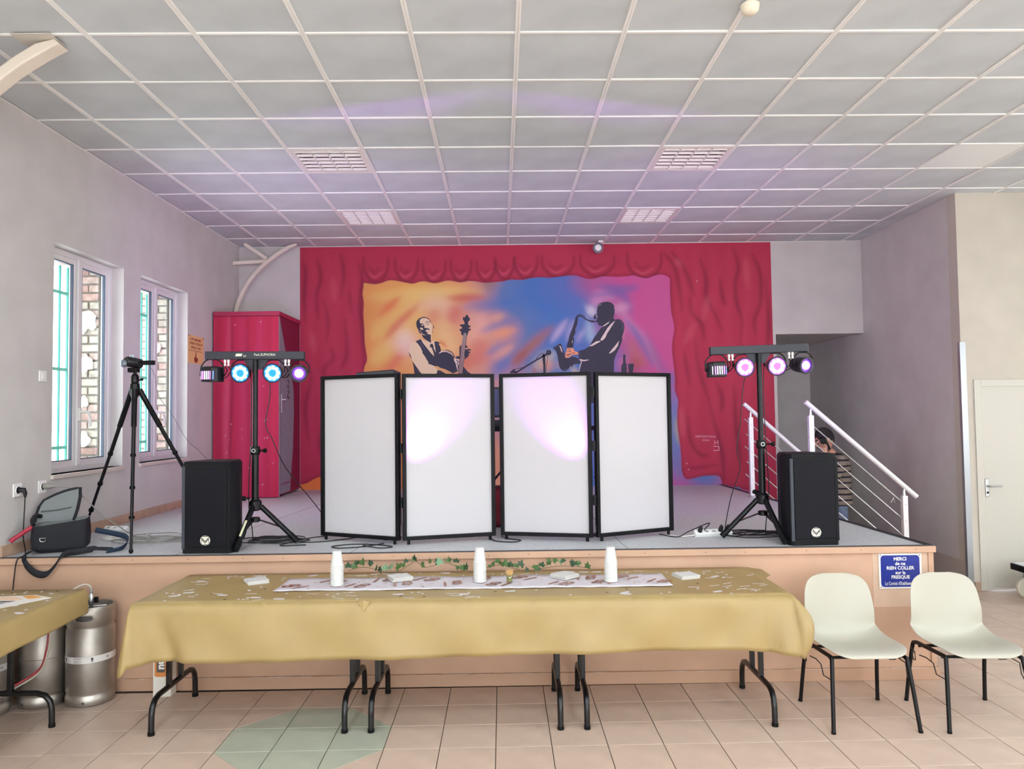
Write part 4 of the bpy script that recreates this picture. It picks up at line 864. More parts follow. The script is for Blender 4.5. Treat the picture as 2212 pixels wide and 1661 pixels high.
# ================================================================== light bars on tripod stands
m_bar = mat('bar_grey', (40,40,52), .45)
m_lampb = mat('lamp_body', (16,16,22), .45)
m_yel = mat('sticker_cream', (226,222,188), .5)
def light_stand(label, px_, py_, tilt, feet, seed, derby_ang, spot_dir, title):
    base = Vector((px_,py_,ZS)); t = thing('light_stand', base, label, 'light stand')
    hub = ZS+.27; top = 2.185
    MB().tube([(px_,py_,hub-.03),(px_,py_,1.52)],.024,16).build('pole', m_blackm, t, smooth=True)
    MB().tube([(px_,py_,1.5),(px_,py_,top)],.0185,16).build('inner_pole', m_blackm, t, smooth=True)
    for zz in (1.62,1.72,1.82,1.92): MB().lathe([(.001,0),(.003,0),(.003,.001)],8,(px_,py_-.0190,zz),(0,1,0)).build('peg_hole', m_bar, t)
    c = MB().lathe([(.03,0),(.034,.01),(.034,.05),(.028,.06)],16,(px_,py_,1.5)); c.build('collar', m_blackm, t, smooth=True)
    k = MB().tube([(px_+.03,py_-.01,1.53),(px_+.07,py_-.02,1.53)],.006).lathe([(.012,0),(.016,.004),(.016,.02),(.01,.024)],12,(px_+.065,py_-.02,1.53),(1,-.2,0)); k.build('clamp_knob', m_black, t, smooth=True)
    ring = [(px_+.026*math.cos(a),py_-.03,1.535+.0*a+.018*math.sin(a)) for a in np.linspace(0,2*math.pi,14,endpoint=False)]
    MB().tube([(px_+.012*math.cos(a),py_-.036,1.53+.012*math.sin(a)) for a in np.linspace(0,2*math.pi,14,endpoint=False)],.003,6,True).build('locking_ring', m_steel, t, smooth=True)
    hb = MB().lathe([(.03,-.03),(.045,-.02),(.045,.035),(.03,.05)],16,(px_,py_,hub)); hb.build('hub', m_blackm, t, smooth=True)
    k = MB().tube([(px_-.03,py_-.02,hub+.06),(px_-.06,py_-.035,hub+.06)],.006).lathe([(.014,0),(.018,.004),(.014,.024)],10,(px_-.055,py_-.032,hub+.06),(-1,-.5,0)); k.build('hub_knob', m_black, t, smooth=True)
    MB().lathe([(.026,0),(.034,.004),(.034,.03),(.026,.034)],14,(px_,py_,hub-.11)).build('slider', m_blackm, t, smooth=True)
    for i, (fx, fy) in enumerate(feet):
        f = Vector((fx,fy,ZS+.022)); d = Vector((fx-px_,fy-py_,0)).normalized(); a = Vector((px_,py_,hub))+d*.04
        lg = MB().tube([a,f],.0185,12).build('leg', m_blackm, t, smooth=True)
        dd = (f-a).normalized(); MB().tube([f-dd*.07,f+dd*.004],[.0205,.0215],12).build('foot_cap', m_black, lg, smooth=True)
        mid = a.lerp(f,.55); MB().bar(Vector((px_,py_,hub-.095))+d*.03, mid-Vector((0,0,.012)), .016,.008).build('brace', m_blackm, t)
        if i == 0 and title:
            u = (f-a).normalized(); MB().bar(a.lerp(f,.35)+Vector((.002,-.0175,.008)), a.lerp(f,.72)+Vector((.002,-.0175,.008)), .014,.003,(0,-1,0)).build('sticker', m_yel, lg)
    # cross bar and its plate
    ux = Vector((math.cos(tilt),0,math.sin(tilt))); uz = Vector((-math.sin(tilt),0,math.cos(tilt))); uy = Vector((0,1,0))
    Mx = Matrix((ux,uy,uz)).transposed(); bc = Vector((px_,py_,2.205))
    br = MB().obox(bc,(.70,.05,.056),Mx).build('light_bar', m_bar, t, bevel=.003)
    MB().prism([(-.09,0),(.09,0),(.045,-.07),(-.045,-.07)], bc-uz*.028+uy*.02, ux, uz, uy, -.008).build('gusset', m_bar, t)
    if title:
        text('lettering','Pack EUPHORIA',.026,m_logo,br, bc+ux*.075-uy*.0256+uz*.004, ux, uz,.0004,.85)
        MB().prism([(-.135,-.007),(-.09,-.007),(-.082,.012),(-.127,.012)], bc-uy*.0256, ux, uz, -uy,.0005).build('badge', m_logo, br); text('lettering','light',.018,m_logo,br, bc-ux*.068-uy*.0256-uz*.004, ux, uz,.0004,.8,.3)
    for s in (-.215,-.19,.215,.24): 
        q = bc+ux*s-uz*.028
        MB().lathe([(.009,0),(.009,-.02),(.006,-.022),(.006,-.035),(.009,-.037),(.008,-.046)],10,q,uz).build('cable_plug', m_white, t, smooth=True)
        MB().tube(smooth_path([q-uz*.046, q-uz*.08+ux*.012+uy*.01, q-uz*.12-ux*.02+uy*.03, q-uz*.13-ux*.05+uy*.05],5),.0035,6).build('fixture_cable', m_black, t, smooth=True)
    def yoke(c, w_, h_):
        pts = [c+ux*(-w_), c+ux*(-w_*.95)+uz*h_*.55, c+ux*(-w_*.5)+uz*h_*.95, c+uz*h_, c+ux*(w_*.5)+uz*h_*.95, c+ux*(w_*.95)+uz*h_*.55, c+ux*w_]
        return MB().tube(smooth_path(pts,4),.005,6)
    rr = random.Random(seed)
    # derby effect
    c = bc+ux*(-.305)-uz*.135
    Dm = Matrix.Rotation(derby_ang,3,'Z')@Mx
    rot = lambda v: c+Dm@Vector(v)
    prof = [(-.062,.05),(-.062,-.02),(-.045,-.06),(.045,-.06),(.062,-.02),(.062,.05)]
    b = MB()
    v = [rot((x*1,y,-.052)) for x,y in prof]+[rot((x,y,.045)) for x,y in prof]+[rot((x*.9,y*.85,.056)) for x,y in prof]; n = 6
    f = [tuple(range(n-1,-1,-1)), tuple(2*n+i for i in range(n))]+[(k*n+i,k*n+(i+1)%n,(k+1)*n+(i+1)%n,(k+1)*n+i) for k in range(2) for i in range(n)]
    db = b.add(v,f).build('derby_light', m_lampb, t, bevel=.004)
    yoke(c+uz*.0,.082,.108).build('yoke', m_blackm, db, smooth=True)
    for s in (-1,1): MB().lathe([(.012,0),(.012,.018)],10,c+ux*(s*.066),ux*s).build('yoke_knob', m_black, db)
    for k in range(7):
        x = -.048+.016*k; y = -.0615 if abs(x) < .046 else -.052
        q = [rot((x-.0032,y-.002,-.036)),rot((x+.0032,y-.002,-.036)),rot((x+.0032,y-.002,.022)),rot((x-.0032,y-.002,.022)),rot((x-.0032,y+.003,-.036)),rot((x+.0032,y+.003,-.036)),rot((x+.0032,y+.003,.022)),rot((x-.0032,y+.003,.022))]
        MB().add(q,[(0,1,2,3),(7,6,5,4),(0,4,5,1),(1,5,6,2),(2,6,7,3),(3,7,4,0)]).build('light_slot', emis('derby_'+'wvwwwvb'[k], {'w':(236,214,255),'v':(226,120,255),'b':(110,140,255)}['wvwwwvb'[k]], 4), db)
    # two LED flood cans
    for s in (-.105,.125):
        c = bc+ux*s-uz*.125; ax = Vector((0,-1,-.12)).normalized()
        pc = MB().lathe([(.03,-.11),(.05,-.09),(.062,-.02),(.07,.0),(.07,.012),(.062,.012),(.06,.004)],28,c,ax).build('par_light', m_lampb, t, smooth=True)
        yoke(c-ax*.03,.076,.092).build('yoke', m_blackm, pc, smooth=True)
        MB().lathe([(.001,.005),(.06,.005)],28,c,ax,cap=False).build('reflector', emis('par_blue',(10,120,255),2.2) if seed == 1 else emis('par_violet',(170,90,255),2.4), pc)
        e1 = ax.cross(Vector((0,0,1))).normalized(); e2 = e1.cross(ax)
        for k in range(9):
            a = k*2*math.pi/9+.3; q = c+(e1*math.cos(a)+e2*math.sin(a))*(.04)+ax*.006
            nm = ('led_white','led_cyan','led_pink')[(k*2+seed)%3] if k%3==0 else 'led_white'
            MB().lathe([(.014,0),(.013,.004),(.007,.008),(.001,.009)],12,q,ax).build('led', emis(nm,{'led_white':(232,240,255),'led_cyan':(120,220,255),'led_pink':(255,120,220)}[nm],10), pc, smooth=True)
        L = bpy.data.lights.new('par_beam','SPOT'); L.energy = 14; L.color = (.55,.35,1.0); L.spot_size = math.radians(70); L.spot_blend=.6; L.shadow_soft_size=.05
        lo = bpy.data.objects.new('par_beam', L); COL.objects.link(lo); lo.parent = t; lo.location = c+ax*.03-base; lo.rotation_euler = ax.to_track_quat('-Z','Y').to_euler()
    # pin spot
    c = bc+ux*.315-uz*.125; ax = Vector(spot_dir).normalized()
    ps = MB().lathe([(.02,-.12),(.045,-.10),(.055,-.05),(.055,.02),(.062,.025),(.062,.04),(.05,.04),(.045,.02)],28,c,ax).build('pin_spot', m_lampb, t, smooth=True)
    yoke(c,.068,.092).build('yoke', m_blackm, ps, smooth=True)
    MB().lathe([(.001,.022),(.046,.022)],24,c,ax,cap=False).build('spot_rim', emis('spot_violet',(110,50,200),1.2), ps)
    MB().lathe([(.03,.024),(.026,.034),(.014,.04),(.001,.041)],20,c,ax).build('spot_lens', emis('spot_white',(255,214,255),14), ps, smooth=True)
    # added unseen spots aimed backwards, tinting mural, cupboard and ceiling violet
    for s in (-.2,.0,.22):
        L = bpy.data.lights.new('added_violet_spot','SPOT'); L.energy = 42; L.color = (.62,.24,1.0); L.shadow_soft_size = .03; L.spot_size = math.radians(150); L.spot_blend = 1.0
        lo = bpy.data.objects.new('added_violet_spot', L); COL.objects.link(lo); lo.parent = t; lo.location = bc+ux*(s+.01)-uz*.12+uy*.14-base; lo.rotation_euler = Vector((0,1,.25)).to_track_quat('-Z','Y').to_euler()
    return t
light_stand('tripod stand with coloured stage lamps, left one by the red cupboard', -1.795, 5.36, math.radians(-.6), [(-1.822,5.055),(-1.50,5.37),(-1.98,5.62)], 1, math.radians(-18), (.12,-1,-.18), True)
light_stand('tripod stand with coloured stage lamps, right one by the stair opening', 1.795, 5.35, math.radians(1.4), [(1.50,5.34),(1.838,5.05),(2.0,5.62)], 2, math.radians(4), (.32,-1,-.14), False)

# ================================================================== photo tripod, camcorder
t = thing('camera_tripod', (-2.62,5.35,ZS), 'tall black three-legged tripod carrying a camcorder', 'tripod')
hubp = Vector((-2.65,5.36,1.985))
MB().lathe([(.018,-.07),(.03,-.05),(.034,0),(.03,.03),(.022,.035)],16,hubp).build('hub', m_blackm, t, smooth=True)
MB().tube([hubp+Vector((0,0,-.12)),hubp+Vector((0,0,.06))],.013,12).build('centre_column', m_blackm, t, smooth=True)
MB().lathe([(.015,0),(.026,.004),(.027,.045),(.02,.06),(.012,.065),(.012,.075)],18,hubp+Vector((0,0,.035))).build('ball_head', m_blackm, t, smooth=True)
MB().tube([hubp+Vector((.025,0,.055)),hubp+Vector((.06,-.01,.058))],.005).lathe([(.008,0),(.01,.004),(.01,.016),(.006,.018)],10,hubp+Vector((.055,-.01,.05)),(0,0,1)).build('head_knob', m_black, t, smooth=True)
for fx, fy in ((-2.533,5.09),(-3.19,5.67),(-2.20,5.80)):
    f = Vector((fx,fy,ZS+.012)); d = Vector((fx-hubp.x,fy-hubp.y,0)).normalized(); a = hubp+d*.03+Vector((0,0,-.01))
    sh = MB().tube([a-Vector((0,0,.0)),a.lerp(f,.06)],.020,10).build('leg_shoulder', m_blackm, t, smooth=True)
    rad = [(.03,.24,.019,m_black),(.24,.42,.0145,m_blackm),(.41,.62,.0125,m_blackm),(.61,.80,.011,m_blackm),(.79,1.0,.009,m_blackm)]
    lg = None
    for u0,u1,r_,mm in rad:
        o = MB().tube([a.lerp(f,u0),a.lerp(f,u1)],r_,10).build('leg' if lg is None else 'leg_section', mm, t if lg is None else lg, smooth=True); lg = lg or o
    for u0 in (.42,.62,.80): MB().tube([a.lerp(f,u0-.008),a.lerp(f,u0+.008)],.0185,10).build('leg_clamp', m_black, lg, smooth=True)
    MB().lathe([(.006,-.012),(.013,-.006),(.015,.006),(.010,.016)],12,f+Vector((0,0,0))).build('rubber_foot', m_black, lg, smooth=True)
t = thing('camcorder', (-2.645,5.36,2.095), 'small dark camcorder with its screen flipped out, on the tripod', 'camcorder')
MB().lathe([(.034,-.055),(.036,-.02),(.036,.05),(.03,.06)],20,(-2.655,5.35,2.165),(-.5,-.85,.12)).build('body', m_gear, t, smooth=True)
MB().box(-2.69,-2.625,5.33,5.39,2.095,2.128).build('base_plate', m_black, t, bevel=.006)
MB().lathe([(.012,0),(.026,.0),(.026,.028),(.022,.03)],18,(-2.69,5.31,2.155),(-.6,-.8,0)).build('lens', mat('camcorder_silver',(150,160,172),.3,metal=.6), t, smooth=True)
MB().lathe([(.010,-.02),(.014,-.01),(.014,.02),(.01,.03)],14,(-2.668,5.35,2.206),(.6,-.7,.1)).build('microphone', mat('camcorder_silver',(150,160,172),.3,metal=.6), t, smooth=True)
MB().tube([(-2.615,5.35,2.165),(-2.59,5.345,2.165)],.006).obox((-2.545,5.345,2.162),(.088,.012,.032)).build('flip_screen', m_black, t, bevel=.003)
b = MB().tube(smooth_path([(-2.55,5.36,2.15),(-2.53,5.40,2.08),(-2.52,5.45,1.93),(-2.46,5.55,1.78),(-2.42,5.7,1.60),(-2.36,5.85,1.48),(-2.30,6.0,1.30),(-2.27,6.05,1.1),(-2.25,6.1,ZS+.006)],6),.0016,5)
tag(b.build('camcorder_wire', mat('wire_grey',(90,86,88),.5), smooth=True), 'thin grey wire hanging from the camcorder to the stage', 'wire')

# ================================================================== open camera bag with strap
m_bag = mat('bag_black', (24,25,32), .8, bump=.3, bscale=220)
m_lin = mat('bag_lining', (128,132,132), .85, bump=.2, bscale=90)
t = thing('camera_bag', (-3.09,5.25,ZS), 'open black shoulder bag with grey lining, strap over the stage edge', 'bag')
def bagpt(u, v, z): # u across, v depth
    a = math.radians(22); x = -3.085+u*math.cos(a)-v*math.sin(a); y = 5.24+u*math.sin(a)+v*math.cos(a); return (x,y,z)
import itertools
def rrect(w_, d_, r, n=5):
    P = []
    for cx, cy, a0 in ((w_-r,d_-r,0),(-(w_-r),d_-r,90),(-(w_-r),-(d_-r),180),(w_-r,-(d_-r),270)):
        for k in range(n+1): a = math.radians(a0+90*k/n); P.append((cx+r*math.cos(a), cy+r*math.sin(a)))
    return P
def loft(rings, capb=True, capt=False):
    n = len(rings[0]); v = [p for r_ in rings for p in r_]; f = []
    for k in range(len(rings)-1):
        for i in range(n): j=(i+1)%n; f.append((k*n+i,k*n+j,(k+1)*n+j,(k+1)*n+i))
    if capb: f.append(tuple(range(n-1,-1,-1)))
    if capt: f.append(tuple((len(rings)-1)*n+i for i in range(n)))
    return MB().add(v,f)
def bring(w_, d_, z, r=.04, sk=0): return [bagpt(x,y,z+sk*x) for x,y in rrect(w_,d_,r)]
rings = [bring(.13,.085,ZS+.004),bring(.165,.115,ZS+.03),bring(.17,.12,ZS+.10),bring(.165,.12,ZS+.17,sk=.06),bring(.16,.115,ZS+.20,sk=.12),bring(.15,.105,ZS+.198,sk=.12),bring(.145,.10,ZS+.12,sk=.03),bring(.14,.095,ZS+.06)]
loft(rings[:5]).build('body', m_bag, t, smooth=True)
loft(rings[4:],capb=False,capt=True).build('lining', m_lin, t, smooth=True)
# lid, hinged at the back-left, standing up
lid = []
for k, (wd_, hh, bk) in enumerate(((.135,0,.0),(.145,.06,-.02),(.145,.13,-.05),(.13,.18,-.085))):
    row = []
    for i in range(9):
        u = -1+2*i/8; row.append(bagpt(-.06+u*wd_*.85+hh*.2, .10-bk*.6+.0*u, ZS+.19+hh+.04*u*hh/.18+.015*(1-u*u)*(k/3)))
    lid.append(row)
v = [p for r_ in lid for p in r_]; f = [(j*9+i,j*9+i+1,(j+1)*9+i+1,(j+1)*9+i) for j in range(3) for i in range(8)]
o = MB().add(v,f).build('lid_lining', m_lin, t, smooth=True)
v2 = [(p[0]-.006,p[1]+.02,p[2]+.003) for p in v]
MB().add(v2,f).build('lid', m_bag, t, smooth=True)
rim = [lid[j][0] for j in range(4)]+lid[3][1:]+[lid[j][8] for j in (2,1,0)]
MB().tube([(p[0]-.002,p[1]+.008,p[2]) for p in rim],.012,8).build('lid_rim', m_bag, t, smooth=True)
MB().tube([Vector(lid[1][1])+Vector((0,-.006,.02)),Vector(lid[1][4])+Vector((0,-.008,.012)),Vector(lid[1][7])+Vector((0,-.006,.02))],.004,6).build('lid_pocket_hem', mat('lining_dark',(84,90,92),.8), t, smooth=True)
MB().tube(smooth_path([bagpt(-.155,-.07,ZS+.19),bagpt(-.17,-.02,ZS+.22),bagpt(-.165,.06,ZS+.24),bagpt(-.14,.1,ZS+.23)],4),.014,8).build('zip_edge', m_bag, t, smooth=True)
for z0 in (0,): 
    q = bagpt(-.09,-.126,ZS+.10); b = MB()
    b.tube([(q[0]-.018,q[1]-.006,q[2]+.008),(q[0]+.018,q[1],q[2]+.008),(q[0]+.017,q[1],q[2]-.006),(q[0]+.008,q[1],q[2]-.015),(q[0]-.008,q[1]-.003,q[2]-.015),(q[0]-.017,q[1]-.006,q[2]-.006)],.0028,6,True)
    b.build('buckle', m_steel, t, smooth=True)
def ribbon(pts, wvec, n=6):
    P = smooth_path(pts,n); W = [Vector(wvec(i/(len(P)-1))) for i in range(len(P))]
    v = []; f = []
    for p,w_ in zip(P,W):
        nn = Vector((w_.z, 0, -w_.x)).normalized()*.0015 if w_.length else Vector((0,0,0)); v += [p-w_/2, p+w_/2]
    for i in range(len(P)-1): f.append((2*i,2*i+1,2*i+3,2*i+2))
    return MB().add(v,f)
st_ = ribbon([(-3.17,5.10,ZS+.035),(-3.16,5.02,ZS+.026),(-3.15,4.945,ZS+.022),(-3.135,4.938,ZS-.035),(-3.07,4.935,ZS-.092),(-3.0,4.935,ZS-.10),(-2.945,4.938,ZS-.045),(-2.90,4.945,ZS+.024),(-2.85,5.02,ZS+.028),(-2.76,5.08,ZS+.035),(-2.68,5.12,ZS+.024)], lambda u: Vector((0.01,.008,.042)) if .25<u<.9 else Vector((.02,.02,.02)))
o = st_.build('strap', m_bag, t, smooth=True); sm = o.modifiers.new('thick','SOLIDIFY'); sm.thickness = .003
st_ = ribbon([(-2.92,5.36,ZS+.12),(-2.82,5.42,ZS+.085),(-2.72,5.40,ZS+.06),(-2.665,5.30,ZS+.03),(-2.66,5.18,ZS+.01),(-2.70,5.10,ZS+.012)], lambda u: Vector((.012,0,.036)))
o = st_.build('strap', mat('strap_navy',(34,52,74),.8), t, smooth=True); sm = o.modifiers.new('thick','SOLIDIFY'); sm.thickness = .003
b = MB().tube([(-3.20,5.10,1.05),(-3.285,5.06,.985),(-3.33+.02,5.045,.962)],[.014,.015,.016],10)
o = tag(recenter(b.build('red_tube', mat('red_plastic',(170,40,64),.4), smooth=True)), 'short red tube sticking out at the left of the camera bag', 'tube')

# ================================================================== sockets, switch, notice, plates
m_sock = mat('socket_white', (240,238,236), .35)
for lab, y, z in (('white wall socket with a black plug, nearest the stage edge',5.147,1.291),('white wall socket with a grey plug under the nearer window',5.419,1.290)):
    t = thing('wall_socket', (XL,y,z-.045), lab, 'socket')
    MB().box(XL,XL+.010,y-.045,y+.045,z-.045,z+.045).build('plate', m_sock, t, bevel=.004)
    MB().lathe([(.028,0),(.028,.004),(.024,.004),(.022,-.004)],20,(XL+.010,y,z),(1,0,0)).build('socket_rim', m_sock, t, smooth=True)
t = thing('light_switch', (XL,5.41,2.04), 'white light switch on the left wall beside the nearer window', 'light switch')
MB().box(XL,XL+.010,5.367,5.453,2.04,2.12).build('plate', m_sock, t, bevel=.004); MB().box(XL+.010,XL+.015,5.39,5.43,2.055,2.105).build('rocker', m_sock, t, bevel=.003)
m_cblk = mat('cable_black', (20,20,24), .5); m_cgry = mat('cable_grey', (150,146,140), .5); m_cwht = mat('cable_white', (226,222,216), .5)
t = thing('power_cable', (XL+.03,5.15,1.27), 'black cable from the left socket running over the stage edge', 'cable')
MB().tube([(XL+.012,5.15,1.293),(XL+.045,5.155,1.291),(XL+.05,5.16,1.27),(XL+.05,5.16,1.24)],[.018,.018,.013,.007],10).build('plug', m_cblk, t, smooth=True)
MB().tube(smooth_path([(XL+.05,5.16,1.25),(XL+.045,5.16,1.12),(XL+.06,5.13,.98),(XL+.12,5.06,.90),(XL+.15,5.0,ZS+.008),(XL+.135,4.955,.86),(XL+.12,4.95,.75),(XL+.09,4.95,.4),(XL+.06,4.94,.1),(XL+.08,4.9,.008)],6),.004,6).build('cord', m_cblk, t, smooth=True)
t = thing('power_cable', (XL+.03,5.43,1.26), 'grey cable arching from the wall socket down to the stage', 'cable')
MB().tube([(XL+.012,5.425,1.293),(XL+.05,5.43,1.292),(XL+.075,5.44,1.291),(XL+.09,5.446,1.29)],[.02,.02,.012,.006],10).build('plug', m_cgry, t, smooth=True)
MB().tube(smooth_path([(XL+.085,5.446,1.29),(XL+.17,5.47,1.275),(XL+.27,5.49,1.20),(XL+.37,5.52,1.08),(XL+.50,5.62,.94),(XL+.58,5.68,ZS+.01),(XL+.68,5.70,ZS+.006)],6),.0042,6).build('cord', m_cgry, t, smooth=True)
def coil(name, c, rx, ry, n, r, seed, m, label, cat='cable', tail=None, jit=.25):
    rr = random.Random(seed); P = []; z = ZS+r
    for k in range(n):
        ax = rx*(1+rr.uniform(-jit,jit)); ay = ry*(1+rr.uniform(-jit,jit)); ox = rr.uniform(-.45,.45)*rx; oy = rr.uniform(-.7,.7)*ry; 
        for q in range(14):
            a = 2*math.pi*q/14+k*.35; P.append((c[0]+ox+ax*math.cos(a), c[1]+oy+ay*math.sin(a), z+k*r*.55+abs(math.sin(a*1.5+k))*r*1.2))
    if tail: P += tail
    return tag(recenter(MB().tube(smooth_path(P,2),r,6).build(name,m,smooth=True)), label, cat)
coil('cable_coil',(-2.62,5.62),.22,.15,5,.0042,3,m_cgry,'grey cable lying in loose loops between bag and left loudspeaker', jit=.55)
coil('cable_coil',(-2.95,5.72),.09,.07,3,.0045,4,m_cwht,'white extension cord looped beside the white power strip')
coil('cable_coil',(-1.72,5.52),.16,.10,6,.004,5,m_cblk,'black cables bundled under the left light stand', tail=[(-1.5,5.42,ZS+.005),(-1.3,5.45,ZS+.005),(-1.1,5.62,ZS+.005)], jit=.4)
coil('cable_coil',(1.78,5.50),.17,.10,5,.004,6,m_cblk,'black cables bundled under the right light stand', tail=[(1.62,5.42,ZS+.005),(1.5,5.55,ZS+.006)], jit=.4)
def cable(pts, m, label, r=.004, n=6):
    return tag(recenter(MB().tube(smooth_path(pts,n),r,6).build('cable',m,smooth=True)), label, 'cable')
cable([(-.88,5.32,ZS+.005),(-1.0,5.20,ZS+.005),(-1.15,5.15,ZS+.005),(-1.22,5.22,ZS+.005),(-1.1,5.30,ZS+.005),(-.92,5.27,ZS+.005),(-.80,5.18,ZS+.005),(-.88,5.13,ZS+.006),(-1.0,5.2,ZS+.012)], m_cblk, 'black cable loop in front of the leftmost screen panel')
cable([(-.14,5.50,ZS+.005),(-.10,5.36,ZS+.005),(.02,5.30,ZS+.005),(.08,5.37,ZS+.005),(.0,5.44,ZS+.005),(-.06,5.56,ZS+.005)], m_cblk, 'short black cable loop below the gap between the two screens')
cable([(-1.42,5.30,ZS+.005),(-1.6,5.29,ZS+.005),(-1.45,5.5,ZS+.02),(-1.38,5.7,ZS+.005),(-1.36,6.0,ZS+.005)], m_cblk, 'black cable trailing from the left stand behind the screens')
for sx, yy, labs in ((-1.795,5.36,('thin black cable hanging straight down the left light stand','thin black cable swinging right off the left light stand')),(1.795,5.35,('thin black cable hanging straight down the right light stand','thin black cable bowed out left of the right light stand'))):
    s = 1 if sx < 0 else -1
    cable([(sx-.05*s,yy+.04,2.17),(sx-.045*s,yy+.05,1.9),(sx-.05*s,yy+.05,1.55),(sx-.06*s,yy+.04,1.2),(sx-.03*s,yy+.03,ZS+.1),(sx-.05*s,yy+.1,ZS+.006)], m_cblk, labs[0], .0035)
    if s > 0: cable([(sx+.06,yy+.04,2.17),(sx+.09,yy+.05,1.95),(sx+.06,yy+.04,1.72),(sx+.10,yy+.05,1.62),(sx+.18,yy+.12,1.4),(sx+.34,yy+.3,1.12),(sx+.44,yy+.5,ZS+.03),(sx+.46,yy+.6,ZS+.005)], m_cblk, labs[1], .0035)
    else: cable([(sx-.05,yy+.04,2.17),(sx-.10,yy+.05,1.95),(sx-.13,yy+.04,1.7),(sx-.16,yy+.04,1.5),(sx-.14,yy+.05,1.35),(sx-.20,yy+.08,1.15),(sx-.24,yy+.12,ZS+.03),(sx-.2,yy+.16,ZS+.005)], m_cblk, labs[1], .0035)
def strip(label, c, L_, a, socks, plugs):
    t = thing('power_strip', (c[0],c[1],ZS), label, 'power strip'); Mz = Matrix.Rotation(a,3,'Z'); Mt = Mz@Matrix.Rotation(math.radians(35),3,'X')
    cc = Vector((c[0],c[1],ZS+.024)); MB().obox(cc,(L_,.05,.034),Mt).build('housing', m_sock, t, bevel=.006)
    for k in range(socks):
        q = cc+Mt@Vector((-L_/2+L_*(k+.7)/(socks+.4),0,.017)); ax = Mt@Vector((0,0,1))
        MB().lathe([(.019,0),(.019,.002),(.016,.002),(.015,-.001)],18,q,ax).build('outlet', m_sock, t, smooth=True)
        if k in plugs: MB().tube([q,q+ax*.03,q+ax*.04+Vector((.0,-.0,.012))],[.017,.016,.008],10).build('plug', m_cblk, t, smooth=True)
        else:
            for s in (-1,1): MB().lathe([(.0025,0),(.0025,.0012)],8,q+Mt@Vector((s*.007,0,.0015)),ax).build('pin_hole', m_cblk, t)
    return t
strip('white multi-socket strip with black plugs beside the right light stand',(1.47,5.47),.28,math.radians(8),5,(0,3,4))
strip('white power strip lying by the left wall behind the bag',(-3.13,6.05),.20,math.radians(-8),3,())
cable([(1.34,5.45,ZS+.012),(1.24,5.44,ZS+.006),(1.15,5.5,ZS+.005),(1.05,5.65,ZS+.005)], m_cwht, 'white cord leaving the power strip towards the screens', .0045)
cable([(1.40,5.44,ZS+.05),(1.45,5.5,ZS+.09),(1.30,5.5,ZS+.03),(1.2,5.42,ZS+.006),(1.1,5.56,ZS+.006)], m_cblk, 'black cord plugged into the strip end near the screens')
o = MB().lathe([(.008,-.03),(.02,-.02),(.022,.01),(.018,.014)],14,(-2.69,5.65,ZS+.024),(.8,-.3,.2)).build('loose_plug', mat('plug_grey',(170,168,164),.5), smooth=True); tag(recenter(o), 'loose grey mains plug lying on the coiled cable', 'plug')
# notice on the left wall
m_org = mat('notice_orange', (236,192,132), .6); m_nred = mat('notice_print', (150,60,44), .6)
t = thing('notice', (XL,8.06,2.35), 'orange paper notice with a pointing hand pinned beside the farther window', 'notice')
MB().box(XL,XL+.003,7.862,8.262,2.352,2.648).build('sheet', m_org, t)
for s, z in (('IL EST FORMELLEMENT',2.605),('INTERDIT D\'UTILISER DES',2.562),('APPAREILS A FUMEE',2.519)): text('lettering',s,.036,m_nred,t,(XL+.0032,8.062,z),(0,1,0),(0,0,1),.0004,.80,bold=.0008)
MB().box(XL+.003,XL+.0038,7.90,8.23,2.484,2.489).build('rule', m_nred, t)
MB().prism([(-.01,.06),(.008,.06),(.012,.0),(.05,-.01),(.055,-.03),(.01,-.06),(-.03,-.05),(-.045,-.02),(-.03,.0),(-.012,.01)],(XL+.003,8.06,2.42),(0,1,0),(0,0,1),(1,0,0),.0006).build('pointing_hand', m_nred, t)
for y,z in ((7.872,2.64),(8.252,2.64)): MB().lathe([(.005,0),(.005,.005),(.001,.007)],8,(XL+.003,y,z),(1,0,0)).build('drawing_pin', m_black, t)
# enamel sign on the stage front
m_blue = mat('sign_blue', (34,50,140), .3); m_swhite = mat('sign_white', (236,234,228), .35)
t = thing('sign', (2.56,YS,.588), 'blue and white enamel sign on the stage front above the chairs', 'sign')
MB().box(2.423,2.705,YS-.008,YS-.002,.588,.817).build('plate', m_swhite, t, bevel=.002)
P = [(x+2.563,z+.7025) for x,z in rrect(.128,.103,.022,5)]
MB().prism(P,(0,YS-.008,0),(1,0,0),(0,0,1),(0,-1,0),.0006).build('blue_field', m_blue, t)
for s, z, sz, xs_ in (('MERCI',.781,.030,1.0),('de ne',.751,.030,1.0),('RIEN COLLER',.722,.030,1.0),('sur la',.692,.030,1.0),('FRESQUE',.663,.030,1.0),('Le Comité d\'Etablissement',.622,.031,.62)):
    text('lettering',s,sz,m_swhite,t,(2.563,YS-.0088,z),(1,0,0),(0,0,1),.0003,xs_,bold=.0009 if sz<.0305 else .0003)
for x,z in ((2.434,.806),(2.692,.806),(2.434,.599),(2.692,.599)): MB().lathe([(.001,0),(.0035,0),(.0035,.001)],8,(x,YS-.0092,z),(0,1,0)).build('screw', m_black, t)

